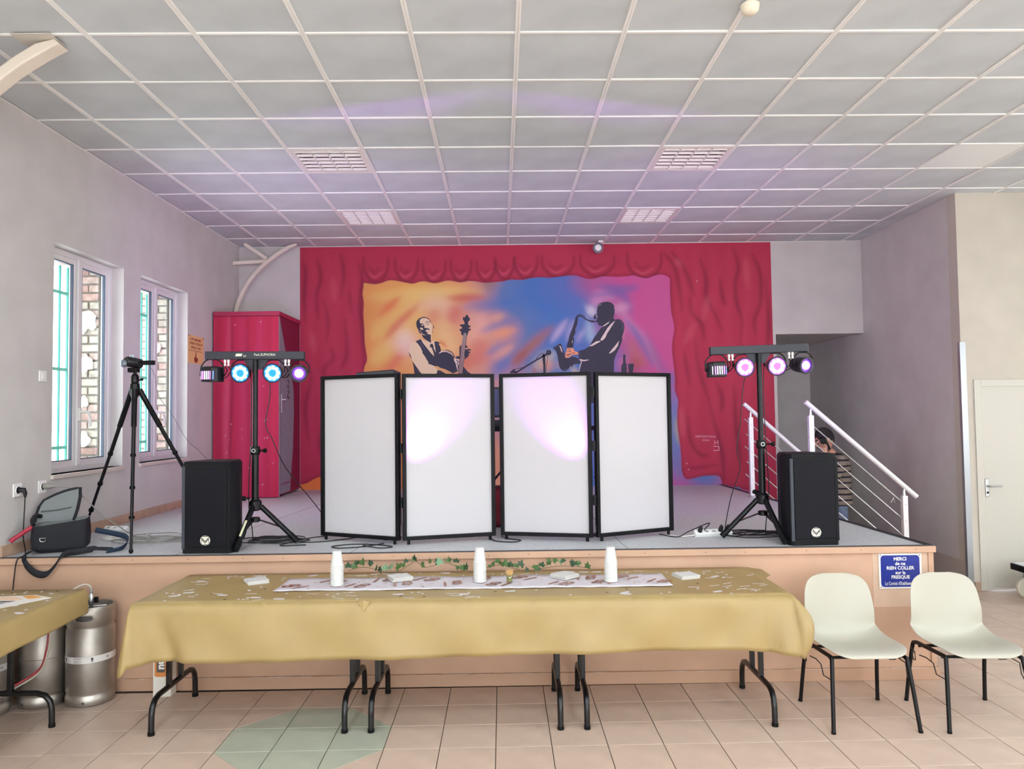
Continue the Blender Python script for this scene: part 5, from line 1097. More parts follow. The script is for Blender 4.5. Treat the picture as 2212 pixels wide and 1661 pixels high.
# ================================================================== curved roof braces on the left wall
m_brace = mat('brace_cream', (228,216,200), .5)
def brace(label, y, x_top, z_bot, wd, th):
    t = thing('roof_brace', (XL,y,z_bot), label, 'roof brace')
    P = []; am = math.radians(58)
    for k in range(15):
        a = am*k/14; P.append((XL+.02+(x_top-XL-.02)*(1-math.cos(a))/(1-math.cos(am)), y, z_bot+(ZC-z_bot)*math.sin(a)/math.sin(am)))
    b = MB(); n = len(P); v = []; f = []
    for i, p in enumerate(P):
        tt = (Vector(P[min(i+1,n-1)])-Vector(P[max(i-1,0)])).normalized(); nn = Vector((-tt.z,0,tt.x)); p = Vector(p)
        for s, q in ((-1,-th),(1,-th),(1,th),(-1,th)): v.append(p+Vector((0,s*wd/2,0))+nn*q)
    v = [(min(max(p[0],XL+.001),10),p[1],min(p[2],ZC-.001)) for p in v]
    for i in range(n-1):
        for k in range(4): l=(k+1)%4; f.append((4*i+k,4*i+l,4*i+4+l,4*i+4+k))
    f += [(3,2,1,0),tuple(4*(n-1)+k for k in range(4))]
    b.add(v,f).build('arched_beam', m_brace, t, bevel=.008)
    mid = Vector(P[10])
    MB().bar(mid+Vector((-.01,0,.03)),(XL+.14,y,ZC-.003),wd*.8,.045,(0,1,0)).build('strut', m_brace, t); MB().bar(mid+Vector((-.01,0,.0)),(XL+.002,y,mid.z-.02),wd*.8,.045,(0,1,0)).build('strut', m_brace, t)
    return t
brace('cream curved roof brace in the far left corner above the cupboard', 9.16, -2.56, 2.90, .05, .022)
t = brace('cream curved roof brace overhead at the near left', 4.19, -2.50, 2.75, .10, .032)
MB().box(-2.72,-2.5,4.08,4.22,ZC-.006,ZC-.001).build('ceiling_plate', mat('brace_plate',(206,198,188),.5), t)

# ================================================================== stairs and railings right of the stage
m_step = mat('step_wood', (150,128,108), .6, var=.08)
t = thing('staircase', (3.1,7.27,0), 'short flight of steps beside the stage, behind the near railing', 'stairs')
for k in range(4):
    z = ZS*(4-k)/5; MB().box(XSB+.092+.205*k, XSB+.092+.205*(k+1), 6.635, 7.90, 0, z).build('step', m_step, t, bevel=.004)
m_alu = mat('rail_white', (226,224,226), .35, metal=.15)
def railing(label, y, a, b, posts):
    t = thing('stair_railing', (posts[0][0],y,0), label, 'railing')
    a = Vector((a[0],y,a[1])); b = Vector((b[0],y,b[1])); d = (b-a).normalized()
    MB().tube([a,b],.0215,16).build('handrail', m_alu, t, smooth=True)
    for x, zb in posts:
        zr = a.z+(x-a.x)*(b.z-a.z)/(b.x-a.x); zt = zr-.085
        po = MB().box(x-.022,x+.022,y-.022,y+.022,zb,zt).build('post', m_alu, t, bevel=.003)
        MB().tube([(x,y,zt),(x,y,zt+.045),(x+.012,y,zr-.015)],[.014,.010,.012],10).build('bracket', m_steel, po, smooth=True)
        MB().lathe([(.045,0),(.045,.008),(.028,.016)],18,(x,y,zb)).build('base_flange', m_steel, po, smooth=True)
        for q in range(5): MB().lathe([(.001,0),(.007,0),(.007,.002)],10,(x,y-.0225,zt-.075-.145*q),(0,1,0)).build('rod_fixing', m_steel, po) if zt-.075-.145*q > zb else None
    for q in range(5):
        off = -.085-.075-.145*q
        MB().tube([a+Vector((.0,0,off))+d*(.0+.02*(q%2)), b+Vector((-.08,0,off))-Vector((0,0,-.08*0.89))*1.0],.005,8).build('rod', m_steel, t, smooth=True)
    return t
railing('white stair railing nearer the camera, behind the right loudspeaker', 6.6, (2.615,1.843), (3.564,1.001), [(2.655,ZS),(3.455,ZS/5)])
railing('white stair railing farther back, in front of the mural edge', 7.95, (2.496,1.849), (3.42,1.01), [(2.562,ZS),(3.33,0.0)])
o = MB().bar((3.36,6.59,1.0),(3.33,6.585,.955),.006,.002).bar((3.355,6.59,.995),(3.365,6.585,.955),.006,.002).build('cable_tie', m_white); tag(recenter(o),'scrap of white string tied to the near railing rod','string')

# ================================================================== the person at the foot of the stairs
def skin_body(name, joints, edges, m, parent, sub=2):
    me = bpy.data.meshes.new(name); me.from_pydata([j[0] for j in joints], edges, [])
    o = bpy.data.objects.new(name, me); COL.objects.link(o)
    s = o.modifiers.new('skin','SKIN'); s.use_smooth_shade = True
    for i, j in enumerate(joints):
        r = j[1]; r = r if isinstance(r, tuple) else (r, r); me.skin_vertices[0].data[i].radius = r
    me.skin_vertices[0].data[0].use_root = True
    o.modifiers.new('sub','SUBSURF').levels = sub; o.modifiers['sub'].render_levels = sub
    bpy.context.view_layer.update()
    nm = bpy.data.meshes.new_from_object(o.evaluated_get(bpy.context.evaluated_depsgraph_get()))
    bpy.data.objects.remove(o); bpy.data.meshes.remove(me)
    nm.materials.clear(); nm.materials.append(m); nm.name = name
    nm.polygons.foreach_set('use_smooth',[True]*len(nm.polygons))
    ob = bpy.data.objects.new(name, nm); COL.objects.link(ob); ob.parent = parent; return ob
m_skin = mat('skin', (196,146,124), .55)
m_hair = mat('dark_hair', (36,28,30), .8, bump=.6, bscale=120)
m_jean = mat('jeans', (104,116,140), .85, var=.12, vscale=40)
m_swt = bpy.data.materials.new('striped_jumper'); m_swt.use_nodes = True; MATS['striped_jumper'] = m_swt; nt = m_swt.node_tree
p = nt.nodes['Principled BSDF']; p.inputs['Roughness'].default_value = .9
tc = nt.nodes.new('ShaderNodeTexCoord'); sx = nt.nodes.new('ShaderNodeSeparateXYZ'); m1 = nt.nodes.new('ShaderNodeMath'); m1.operation='MULTIPLY'; m1.inputs[1].default_value = 1/.062
m2 = nt.nodes.new('ShaderNodeMath'); m2.operation='FRACT'; rp = nt.nodes.new('ShaderNodeValToRGB'); rp.color_ramp.interpolation='CONSTANT'
rp.color_ramp.elements[0].color = rgb((128,116,104)); rp.color_ramp.elements[1].position=.68; rp.color_ramp.elements[1].color = rgb((34,30,40))
nt.links.new(tc.outputs['Object'],sx.inputs[0]); nt.links.new(sx.outputs[2],m1.inputs[0]); nt.links.new(m1.outputs[0],m2.inputs[0]); nt.links.new(m2.outputs[0],rp.inputs[0]); nt.links.new(rp.outputs[0],p.inputs['Base Color'])
# local frame: the person faces -X (towards the stage), left side towards the camera (-Y)
pe = thing('person', (3.60,8.30,0), 'person in a striped jumper and jeans, head bowed, phone to the ear', 'person')
BH = Vector((0,0,0))
J = [((.02,0,.84),(.12,.15)),((.035,0,.98),(.105,.15)),((.03,0,1.12),(.115,.165)),((-.005,0,1.23),(.095,.15)),((-.045,0,1.30),.055),((-.075,0,1.345),.052),
     ((.0,-.17,1.225),.058),((-.10,-.235,1.03),.046),((-.16,-.15,1.27),.034),((.0,.17,1.225),.058),((-.02,.22,.98),.046),((-.14,.17,.86),.034),
     ((.02,-.09,.76),(.085,.085)),((.0,-.10,.45),.06),((.03,-.10,.10),.042),((.02,.09,.76),(.085,.085)),((.0,.10,.45),.06),((.03,.10,.10),.042),((-.10,-.10,.045),.035),((-.10,.10,.045),.035)]
Ed = [(0,1),(1,2),(2,3),(3,4),(4,5),(3,6),(6,7),(7,8),(3,9),(9,10),(10,11),(0,12),(12,13),(13,14),(0,15),(15,16),(16,17),(14,18),(17,19)]
skin_body('body', [(j[0], tuple(q*.5 for q in j[1]) if isinstance(j[1],tuple) else j[1]*(.95 if j[0][2] > 1.25 and j[1] > .05 and abs(j[0][1]) < .01 else .6)) for j in J], Ed, m_skin, pe, 1)
Js = [((.02,0,.715),(.17,.19)),((.02,0,.775),(.15,.18)),((.03,0,.88),(.13,.165)),((.04,0,1.0),(.12,.165)),((.035,0,1.12),(.125,.175)),((.0,0,1.225),(.10,.16)),((-.04,0,1.285),(.07,.085)),((.0,-.165,1.22),.07),((-.05,-.205,1.12),.062),((-.10,-.235,1.03),.058),((-.145,-.19,1.17),.045),((.0,.165,1.22),.07),((-.01,.20,1.1),.062),((-.02,.22,.98),.056),((-.11,.185,.89),.045)]
skin_body('jumper', Js, [(0,1),(1,2),(2,3),(3,4),(4,5),(5,6),(5,7),(7,8),(8,9),(9,10),(5,11),(11,12),(12,13),(13,14)], m_swt, pe, 2)
Jt = [((.02,0,.80),(.07,.09)),((.015,-.08,.70),.075),((.0,-.10,.45),.072),((.03,-.10,.09),.058),((.015,.08,.70),.075),((.0,.10,.45),.068),((.03,.10,.09),.058)]
skin_body('trousers', Jt, [(0,1),(1,2),(2,3),(0,4),(4,5),(5,6)], m_jean, pe, 2)
Jh = [((.02,0,.796),(.136,.166)),((.02,0,.775),(.132,.162))]
for s in (-1,1):
    b = MB(); R1 = [[(x*1-.02+3.60, y+s*.10+8.30, z) for x,y in rrect(.13*k,.048*k,.04*k,4)] for k,z in ((1,0.0),(1.02,.03),(.9,.07),(.5,.10))]
    loft(R1,True,True).build('shoe', m_black, pe, smooth=True)
# head: bowed forward; skull, jaw, nose, ear, eyes, brows
def ellip(c, r, seg=20, rings=14, M=None, warp=None):
    v = []; f = []; M = M or Matrix.Identity(3)
    for i in range(rings+1):
        th = math.pi*i/rings
        for k in range(seg):
            ph = 2*math.pi*k/seg; q = Vector((r[0]*math.sin(th)*math.cos(ph), r[1]*math.sin(th)*math.sin(ph), r[2]*math.cos(th)))
            if warp: q = warp(q)
            v.append(Vector(c)+M@q)
    for i in range(rings):
        for k in range(seg): l=(k+1)%seg; f.append((i*seg+k,(i+1)*seg+k,(i+1)*seg+l,i*seg+l))
    return MB().add(v,f)
W0 = Vector((3.60,8.30,0)); hc = W0+Vector((-.115,0,1.445)); Hm = Matrix.Rotation(math.radians(-26),3,'Y')
def jaw(q):
    if q.z < -.02: k = 1-min(1,(-q.z-.02)/.11)*.32; return Vector((q.x*(k if q.x>0 else 1-.12*(1-k))-.012*(1-k)*3, q.y*k, q.z))
    return q
hd = ellip(hc,(.100,.078,.125),M=Hm,warp=jaw)
hp = lambda x,y,z: hc+Hm@Vector((x,y,z))
head = hd.build('head', m_skin, pe, smooth=True)
MB().tube([hp(-.094,0,.03),hp(-.112,0,-.012),hp(-.116,0,-.022),hp(-.095,0,-.03)],[.009,.012,.014,.008],8).build('nose', m_skin, head, smooth=True)
for s in (-1,1):
    ellip(hp(.008,s*.079,-.005),(.022,.008,.032),12,8,Hm).build('ear', m_skin, head, smooth=True)
    ellip(hp(-.086,s*.032,.018),(.012,.014,.009),10,6,Hm).build('eye', m_white, head, smooth=True)
    MB().tube([hp(-.094,s*.015,.038),hp(-.09,s*.05,.036)],.005,6).build('brow', m_hair, head, smooth=True)
MB().tube([hp(-.088,-.022,-.062),hp(-.094,0,-.06),hp(-.088,.022,-.062)],.006,6).build('mouth', mat('lips',(160,96,90),.5), head, smooth=True)
def hairw(q):
    return q
hb = ellip(hc+Hm@Vector((.010,0,.018)),(.104,.084,.122),24,16,Hm)
keep = []
for fc in hb.f:
    c = sum((Vector(hb.v[i]) for i in fc), Vector())/4-hc; q = Hm.inverted()@c
    if q.z > -.005+(-.0 if q.x>0 else 0)-q.x*.75 and q.z > -.075: keep.append(fc)
hb.f = keep; hb.build('hair', m_hair, pe, smooth=True)
# left hand at the ear, right hand hanging forward
def hand(root, palm, dirf, side, curl, thumbdir, name):
    dirf = Vector(dirf).normalized(); side = Vector(side).normalized(); nrm = dirf.cross(side)
    j = [(palm-dirf*.045,.026),(palm,(.034)),(palm+dirf*.03,.030)]; e = [(0,1),(1,2)]
    for k, (o_, L_) in enumerate(((-.030,.062),(-.010,.072),(.010,.067),(.028,.052))):
        b0 = palm+dirf*.038+side*o_; i0 = len(j); j += [(b0,.0095)]; pcur = b0; d = dirf.copy(); e.append((2,i0))
        for s_ in range(3):
            d = (d+nrm*curl).normalized(); pcur = pcur+d*L_/3; j.append((pcur,.0085-.001*s_)); e.append((len(j)-2,len(j)-1))
    th = palm-dirf*.012+side*-.03; j.append((th,.012)); e.append((1,len(j)-1)); pc = th
    for s_ in range(2): pc = pc+Vector(thumbdir).normalized()*.028; j.append((pc,.010)); e.append((len(j)-2,len(j)-1))
    return skin_body(name, [(tuple(q-W0),r) for q,r in j], e, m_skin, root, 1)
hand(pe, W0+Vector((-.165,-.125,1.325)), (-.1,.15,1), (1,0,.1), .25, (.3,.5,.8), 'left_hand')
hand(pe, W0+Vector((-.185,.16,.835)), (-.8,0,-.55), (0,1,0), .35, (-.6,-.5,-.5), 'right_hand')
o = MB().obox(W0+Vector((-.150,-.098,1.400)),(.072,.010,.15),Matrix.Rotation(math.radians(-24),3,'Y')).build('mobile_phone', m_black, bevel=.005)
tag(recenter(o), 'dark mobile phone held at the person\'s ear', 'phone')
# ================================================================== folding tables under a gold paper cloth
m_tt = mat('table_top', (196,180,156), .5)
m_leg = mat('table_leg', (11,12,15), .28)
def table_legs(root, x, y0, y1, yp, zt):
    """one T-leg: arched foot running in depth and two posts"""
    pts = [(x,y0,0),(x,y0+.002,.10),(x,y0+.012,.145),(x,y0+.04,.178),(x,y0+.085,.192),(x,y1-.085,.192),(x,y1-.04,.178),(x,y1-.012,.145),(x,y1-.002,.10),(x,y1,0)]
    lg = MB().tube(pts,.0165,12).build('leg', m_leg, root, smooth=True)
    for yy in yp: MB().box(x-.014,x+.014,yy-.014,yy+.014,.19,zt).build('post', m_leg, lg, bevel=.003)
    for yy in (y0,y1): MB().lathe([(.0185,0),(.0185,.02)],12,(x,yy,0)).build('foot_cap', m_black, lg)
    return lg
for lab, x0, x1 in (('leftmost of the three folding tables under the long gold cloth',-2.060,-.862),('middle one of the three folding tables under the long gold cloth',-.858,.345),('rightmost of the three folding tables under the long gold cloth',.349,1.545)):
    t = thing('folding_table', ((x0+x1)/2,4.55,0), lab, 'table', 'folding tables standing end to end')
    MB().box(x0,x1,4.18,4.91,.715,.744).build('table_top', m_tt, t, bevel=.004)
    for x in (x0+.05 if x0 < -2 else x0+.072, x1-.072):
        table_legs(t, x, 4.28, 4.872, (4.50,4.66), .715)
m_gold = mat('gold_paper', (165,141,92), .48, var=.03, vscale=6, bump=.06, bscale=9, spec=.5)
def drape(name, path, zt, hang, flare, wav, label, cat, m, nv=12, inner=None, seed=1):
    """path: list of (x,y,nx,ny,s) round the table edge; hang/flare/wav are functions of s"""
    v = []; f = []; n = len(path)
    for (x,y,nx_,ny_,s) in path:
        H = hang(s)
        for k in range(nv+1):
            u = k/nv; d = H*u; fl = flare(s,u)+wav(s,u)
            rnd = .012*(1-math.exp(-d/.012)); 
            v.append((x+nx_*(rnd+fl), y+ny_*(rnd+fl), zt-d+.010*math.exp(-d/.01)-.010))
    for i in range(n-1):
        for k in range(nv): a=i*(nv+1)+k; f.append((a,a+1,a+nv+2,a+nv+1))
    return v, f
def cloth(name, rect, zt, path, hang, flare, wav, label, cat):
    v, f = drape(name, path, zt, hang, flare, wav, label, cat, m_gold)
    x0,x1,y0,y1 = rect; b = MB().add(v,f); nx_, ny_ = 60, 10
    top = []
    for j in range(ny_+1):
        for i in range(nx_+1): top.append((x0+(x1-x0)*i/nx_, y0+(y1-y0)*j/ny_, zt))
    b.add(top, [(j*(nx_+1)+i, j*(nx_+1)+i+1, (j+1)*(nx_+1)+i+1, (j+1)*(nx_+1)+i) for j in range(ny_) for i in range(nx_)])
    o = b.build(name, m_gold, smooth=False); me = o.data
    bm = bmesh.new(); bm.from_mesh(me); bmesh.ops.remove_doubles(bm, verts=bm.verts, dist=.0006); bmesh.ops.recalc_face_normals(bm, faces=bm.faces); bm.to_mesh(me); bm.free()
    me.polygons.foreach_set('use_smooth',[True]*len(me.polygons))
    s = o.modifiers.new('paper','SOLIDIFY'); s.thickness = .0012; s.offset = 1
    return tag(recenter(o), label, cat)
TX0, TX1, TY0, TY1, TZ = -2.068, 1.548, 4.165, 4.925, .752
path = []
# s runs 0..1 left side (back to front), 1..2 left corner, 2..3 front, 3..4 right corner, 4..5 right side, 5..6 back
for k in range(10): path.append((TX0, TY1+(TY0-TY1)*k/10, -1, 0, k/10))
for k in range(12): a = math.radians(180+90*k/12); path.append((TX0, TY0, math.cos(a), math.sin(a), 1+k/12))
NF = 160
for k in range(NF): path.append((TX0+(TX1-TX0)*k/NF, TY0, 0, -1, 2+k/NF))
for k in range(16): a = math.radians(270+90*k/16); path.append((TX1, TY0, math.cos(a), math.sin(a), 3+k/16))
for k in range(10): path.append((TX1, TY0+(TY1-TY0)*k/10, 1, 0, 4+k/10))
for k in range(41): path.append((TX1+(TX0-TX1)*k/40, TY1, 0, 1, 5+k/40))
def hang(s):
    return float(np.interp(s, [0,.6,1,1.3,1.55,1.8,2,2.035,2.08,2.2,2.5,2.8,2.92,2.97,3,3.3,3.6,4,4.3,5,6], [.22,.24,.28,.32,.372,.36,.325,.302,.305,.306,.290,.275,.276,.29,.30,.318,.30,.20,.10,.10,.2]))
def flare(s, u):
    a = np.interp(s, [0,.8,1.2,1.5,1.8,2,2.04,2.09,2.16,2.3,2.8,2.9,2.96,3,3.25,3.6,4,4.4,5,6], [.02,.03,.045,.06,.062,.04,.006,.004,.014,.016,.016,.008,.03,.05,.085,.10,.08,.04,.004,.004])
    b = np.interp(s, [2.9,3.1,3.4,3.8,4.2], [0,.3,1,1,0])
    lin_ = a*u**.9
    bul = .095*math.sin(math.pi*min(1,u*.80))**1.0
    return float(lin_*(1-b)+bul*b)
def wav(s, u):
    if not 2 <= s <= 3: return 0
    w_ = .011*math.sin(s*23+u*2.5)+.009*math.sin(s*41-u*3.2+1)+.004*math.sin(s*83+u*5)
    w_ += -.040*math.exp(-((s-2.038-.025*u)/.013)**2) - .032*math.exp(-((s-2.965-.0*u)/.011)**2) + .02*math.exp(-((s-2.01)/.012)**2)
    return w_*u*(1 if s>2.02 else .3)
cloth('tablecloth', (TX0,TX1,TY0,TY1), TZ, path, hang, flare, wav, 'long gold paper cloth covering the three tables in front of the stage', 'tablecloth')
# pinched crease on the front edge and raised rear right corner
o = MB().add([(-.83,TY0-.013,TZ-.004),(-.80,TY0-.018,TZ+.010),(-.765,TY0-.013,TZ-.004),(-.80,TY0-.022,TZ-.055),(-.80,TY0+.02,TZ+.004)],[(0,3,1),(1,3,2),(0,1,4),(1,2,4)]).build('paper_pleat', m_gold)
o = tag(recenter(o),'small pinched pleat of gold paper on the front table edge','paper pleat')
o = MB().add([(1.40,4.925,TZ+.001),(1.553,4.60,TZ+.001),(1.60,4.66,TZ+.004),(1.592,4.80,TZ+.012),(1.50,4.93,TZ+.002)],[(0,1,2,3,4)]).build('paper_flap', m_gold); sm=o.modifiers.new('t','SOLIDIFY'); sm.thickness=.001
tag(recenter(o),'upturned corner flap of gold paper at the rear right of the long table','paper flap')

# ---- runner with the number 18
m_run = mat('runner_white', (214,206,210), .6, bump=.1, bscale=120); m_rose = mat('rose_gold', (176,112,84), .3, metal=.5)
t = thing('table_runner', (-.21,4.58,TZ), 'white gauze runner printed with rose gold 18s along the gold cloth', 'table runner')
nx_, ny_ = 90, 6; v = []
RX0, RX1, RY0, RY1 = -1.372, .945, 4.40, 4.745
def rz(x, y): return TZ+.0035+.003*(math.sin(x*9)*.5+.5)*abs((y-4.57)/.17)**2+.002*math.sin(x*23+y*9)**2
for j in range(ny_+1):
    for i in range(nx_+1):
        y = RY0+(RY1-RY0)*j/ny_; x = RX0+(RX1-RX0)*i/nx_; e = .006*math.sin(x*7)*(1 if j==ny_ else 0)-.004*math.sin(x*8+1)*(1 if j==0 else 0); v.append((x,y+e,rz(x,y)))
o = MB().add(v,[(j*(nx_+1)+i,j*(nx_+1)+i+1,(j+1)*(nx_+1)+i+1,(j+1)*(nx_+1)+i) for j in range(ny_) for i in range(nx_)]).build('fabric', m_run, t, smooth=True); sm=o.modifiers.new('t','SOLIDIFY'); sm.thickness=.0008
rr = random.Random(21); x = -1.25; k = 0
while x < .92:
    y = (4.52,4.65)[k%2]+rr.uniform(-.02,.02); a = rr.choice((.2,-.3,2.9,.5,-.15,2.6)); c_, s_ = math.cos(a), math.sin(a)
    text('printed_18','18',.14,m_rose,t,(x,y,rz(x,y)+.0035),(c_,s_,0),(-s_,c_,0),.0006,1.1,.35); x += rr.uniform(.13,.17); k += 1
for _ in range(60):
    x = rr.uniform(RX0+.04,RX1-.04); y = rr.uniform(RY0+.03,RY1-.03); z = rz(x,y)+.004; q = rr.uniform(.006,.012); a = rr.uniform(0,3)
    b = MB()
    if rr.random()<.5:
        for d in (0,math.pi/2): b.bar((x-q*math.cos(a+d),y-q*math.sin(a+d),z),(x+q*math.cos(a+d),y+q*math.sin(a+d),z),.0022,.0005)
    else: b.bar((x-q*math.cos(a),y-q*math.sin(a),z),(x+q*math.cos(a),y+q*math.sin(a),z),.003,.0005)
    b.build('printed_sparkle', m_rose, t)
# ---- stacks of upturned cups
m_cup = mat('cup_white', (212,211,208), .35)
prof = [(.0375,0),(.039,.001),(.039,.004),(.0372,.006),(.0255,.088),(.0245,.0895),(.001,.0895)]
inn = [(.0362,.001),(.0245,.087),(.001,.0872)]
cb = MB().lathe(prof,24,cap=False).lathe(inn,24,cap=False); me_cup = cb.build('plastic_cup', m_cup, smooth=True); cup_data = me_cup.data; bpy.data.objects.remove(me_cup)
for (x,y,n,where) in ((-1.03,4.53,16,'leftmost'),(-.181,4.575,16,'middle'),(.603,4.538,16,'rightmost')):
    for k in range(n):
        o = bpy.data.objects.new('plastic_cup', cup_data); COL.objects.link(o); o.location = (x+R.uniform(-.0006,.0006),y,TZ+.008+k*.0076)
        if k < n-1: tag(o,'upturned white plastic cup nested in the %s cup stack' % where,'cup','cups nested in the %s stack' % where)
        else: tag(o,'topmost upturned cup of the %s cup stack' % where,'cup')
# ---- piles of napkins
m_nap = mat('napkin_white', (216,213,208), .85, bump=.15, bscale=150); m_nap2 = mat('napkin_cream', (240,230,206), .85, bump=.15, bscale=150)
for (x,y,a,n,where) in ((-1.556,4.67,.55,5,'on the bare gold paper left of the runner'),(-.672,4.66,.45,6,'lying on the runner left of the middle cups'),(.336,4.655,.75,6,'lying on the runner left of the rightmost cups'),(1.076,4.65,.3,5,'on the gold paper right of the runner')):
    z = TZ+.0085 if 'on the runner' in where else TZ+.001
    me = None
    for k in range(n):
        if me is None:
            b = MB().box(-.0625,.0625,-.0625,.0625,0,.0034); o = b.build('paper_napkin', m_nap, bevel=.0012); me = o.data
        else:
            o = bpy.data.objects.new('paper_napkin', me); COL.objects.link(o)
            bb = o.modifiers.new('bevel','BEVEL'); bb.width=.0012; bb.segments=2
        o.location = (x+R.uniform(-.003,.003), y+R.uniform(-.003,.003), z+k*.0040); o.rotation_euler=(0,0,a+R.uniform(-.05,.05))
        tag(o,'folded white paper napkin in the pile %s' % where,'napkin','napkins in the pile %s' % where)
# ---- jar of toothpicks
t = thing('toothpick_jar', (-.003,4.54,TZ+.008), 'small glass jar holding toothpicks on the runner', 'jar')
MB().lathe([(.017,0),(.019,.004),(.019,.045),(.0175,.047),(.0175,.006),(.001,.005)],20,(-.003,4.54,TZ+.008),cap=False).build('glass', glass('jar_glass',(236,240,232),.12), t, smooth=True)
m_pick = mat('toothpick_wood', (226,182,120), .6); m_olive = mat('toothpick_packet', (176,168,52), .6)
MB().lathe([(.0150,.007),(.0155,.034),(.010,.040)],14,(-.003,4.54,TZ+.008)).build('paper_sleeve', m_olive, t, smooth=True)
pk = None
for k in range(22):
    a = k*2.4; rr_ = .0115*math.sqrt(k/22); bx, by = -.003+rr_*math.cos(a)*.9, 4.54+rr_*math.sin(a)*.9
    if pk is None:
        o = MB().tube([(0,0,0),(0,0,.060),(0,0,.066)],[.0011,.0011,.0005],6).build('toothpick', m_pick); pk = o.data
    else: o = bpy.data.objects.new('toothpick', pk); COL.objects.link(o)
    o.location = (bx,by,TZ+.008+.010); o.rotation_euler = (-.22*math.sin(a)*rr_/.0115, .22*math.cos(a)*rr_/.0115, 0); tag(o,'wooden toothpick standing in the little glass jar','toothpick','toothpicks in the jar')
# ---- ivy garland
m_ivy = [mat('ivy_green',(72,104,52),.5,var=.15,vscale=30), mat('ivy_dark',(48,78,50),.5,var=.15,vscale=30), mat('ivy_pale',(112,148,110),.5,var=.12,vscale=30)]
t = thing('ivy_garland', (-.27,4.84,TZ), 'trailing artificial ivy garland along the back of the long table', 'garland')
vp = []; rr = random.Random(9); xx = np.linspace(-1.03,.50,26)
for i,x in enumerate(xx): vp.append((x, 4.84+.025*math.sin(i*1.3), TZ+.014+.016*(math.sin(i*.9)+1)+ (.055*math.exp(-((x+.62)/.05)**2))+(.035*math.exp(-((x+.40)/.08)**2))))
VP = smooth_path(vp,5); MB().tube(VP,.0016,5).build('vine', mat('vine_brown',(96,84,52),.7), t, smooth=True)
lob = [(0,-.1),(.28,-.28),(.62,-.12),(.46,.16),(.72,.42),(.30,.46),(.0,1.0),(-.30,.46),(-.72,.42),(-.46,.16),(-.62,-.12),(-.28,-.28)]
lme = []
for m in m_ivy:
    v = [(0,.15,.10)]+[(x,y,.0 if abs(x)>.4 else .05) for x,y in lob]; f = [(0,1+i,1+(i+1)%12) for i in range(12)]
    me = bpy.data.meshes.new('ivy_leaf'); me.from_pydata(v,[],f); me.materials.append(m); lme.append(me)
for k in range(50):
    p_ = VP[int((k+.5)/50*(len(VP)-1))]; o = bpy.data.objects.new('leaf', rr.choice(lme[:2]+lme)); COL.objects.link(o); o.parent = t
    sc = rr.uniform(.026,.044); o.scale = (sc,sc,sc); off = Vector((rr.uniform(-.02,.02),rr.uniform(-.02,.012),rr.uniform(.004,.032)))
    o.location = p_+off-t.location; o.rotation_euler = (rr.uniform(.5,1.7), rr.uniform(-.6,.6), rr.uniform(-1.2,1.2))
    MB().tube([p_,p_+off],.0008,4).build('stem', m_ivy[0], t)
# ---- confetti
m_cw = mat('confetti_white', (220,216,220), .6); m_cd = mat('confetti_brown', (84,58,44), .6)
cme = {}
cme['dot'] = MB().lathe([(.0085,0),(.0085,.0006)],14).build('confetti_dot', m_cw).data
cme['dark'] = MB().lathe([(.0085,0),(.0085,.0006)],14).build('confetti_dot', m_cd).data
cme['curl'] = MB().prism([(-.032,-.003),(-.012,.0),(.012,.001),(.032,.009),(.031,.013),(.010,.0055),(-.012,.004),(-.033,.001)],(0,0,0),(1,0,0),(0,1,0),(0,0,1),.0008).build('confetti_curl', m_cw).data
cme['shard'] = MB().prism([(-.028,-.012),(.012,-.016),(.032,-.006),(.030,.014),(-.006,.010),(-.030,.004)],(0,0,0),(1,0,0),(0,1,0),(0,0,1),.0006).build('confetti_shard', m_cw).data
for o in [o for o in COL.objects if o.name.startswith('confetti_')]: bpy.data.objects.remove(o)
rr = random.Random(4)
def scatter(n, kind, x0, x1, y0, y1, where, lab, avoid=None, nm=None):
    c = 0
    while c < n:
        x = rr.uniform(x0,x1); y = rr.uniform(y0,y1)
        if avoid and avoid(x,y): continue
        o = bpy.data.objects.new(nm or 'confetti', cme[kind]); COL.objects.link(o); o.location = (x,y,TZ+.0016); o.rotation_euler = (0,0,rr.uniform(-.5,.5) if kind in('curl','shard') else rr.uniform(0,6))
        tag(o, '%s %s' % (lab, where), 'confetti', '%s %s' % (lab, where)); c += 1
av = lambda x,y: (RX0-.03<x<RX1+.03 and RY0-.03<y<RY1+.03) or abs(x+1.556)<.11 and abs(y-4.67)<.11 or abs(x-1.076)<.11 and abs(y-4.65)<.11
wl_ = 'scattered on the long gold table'
scatter(62,'dot',TX0+.06,TX1-.05,TY0+.04,TY1-.05,wl_,'white paper confetti dot',av,'confetti_dot')
scatter(9,'dark',TX0+.06,TX1-.4,TY0+.04,TY1-.3,wl_,'dark brown paper confetti dot',av,'confetti_dot')
scatter(46,'curl',TX0+.06,TX1-.05,TY0+.04,TY1-.05,wl_,'thin white confetti curl',av,'confetti_curl')
scatter(22,'shard',TX0+.06,TX1-.06,TY0+.05,TY1-.05,wl_,'pale jagged confetti scrap',av,'confetti_scrap')

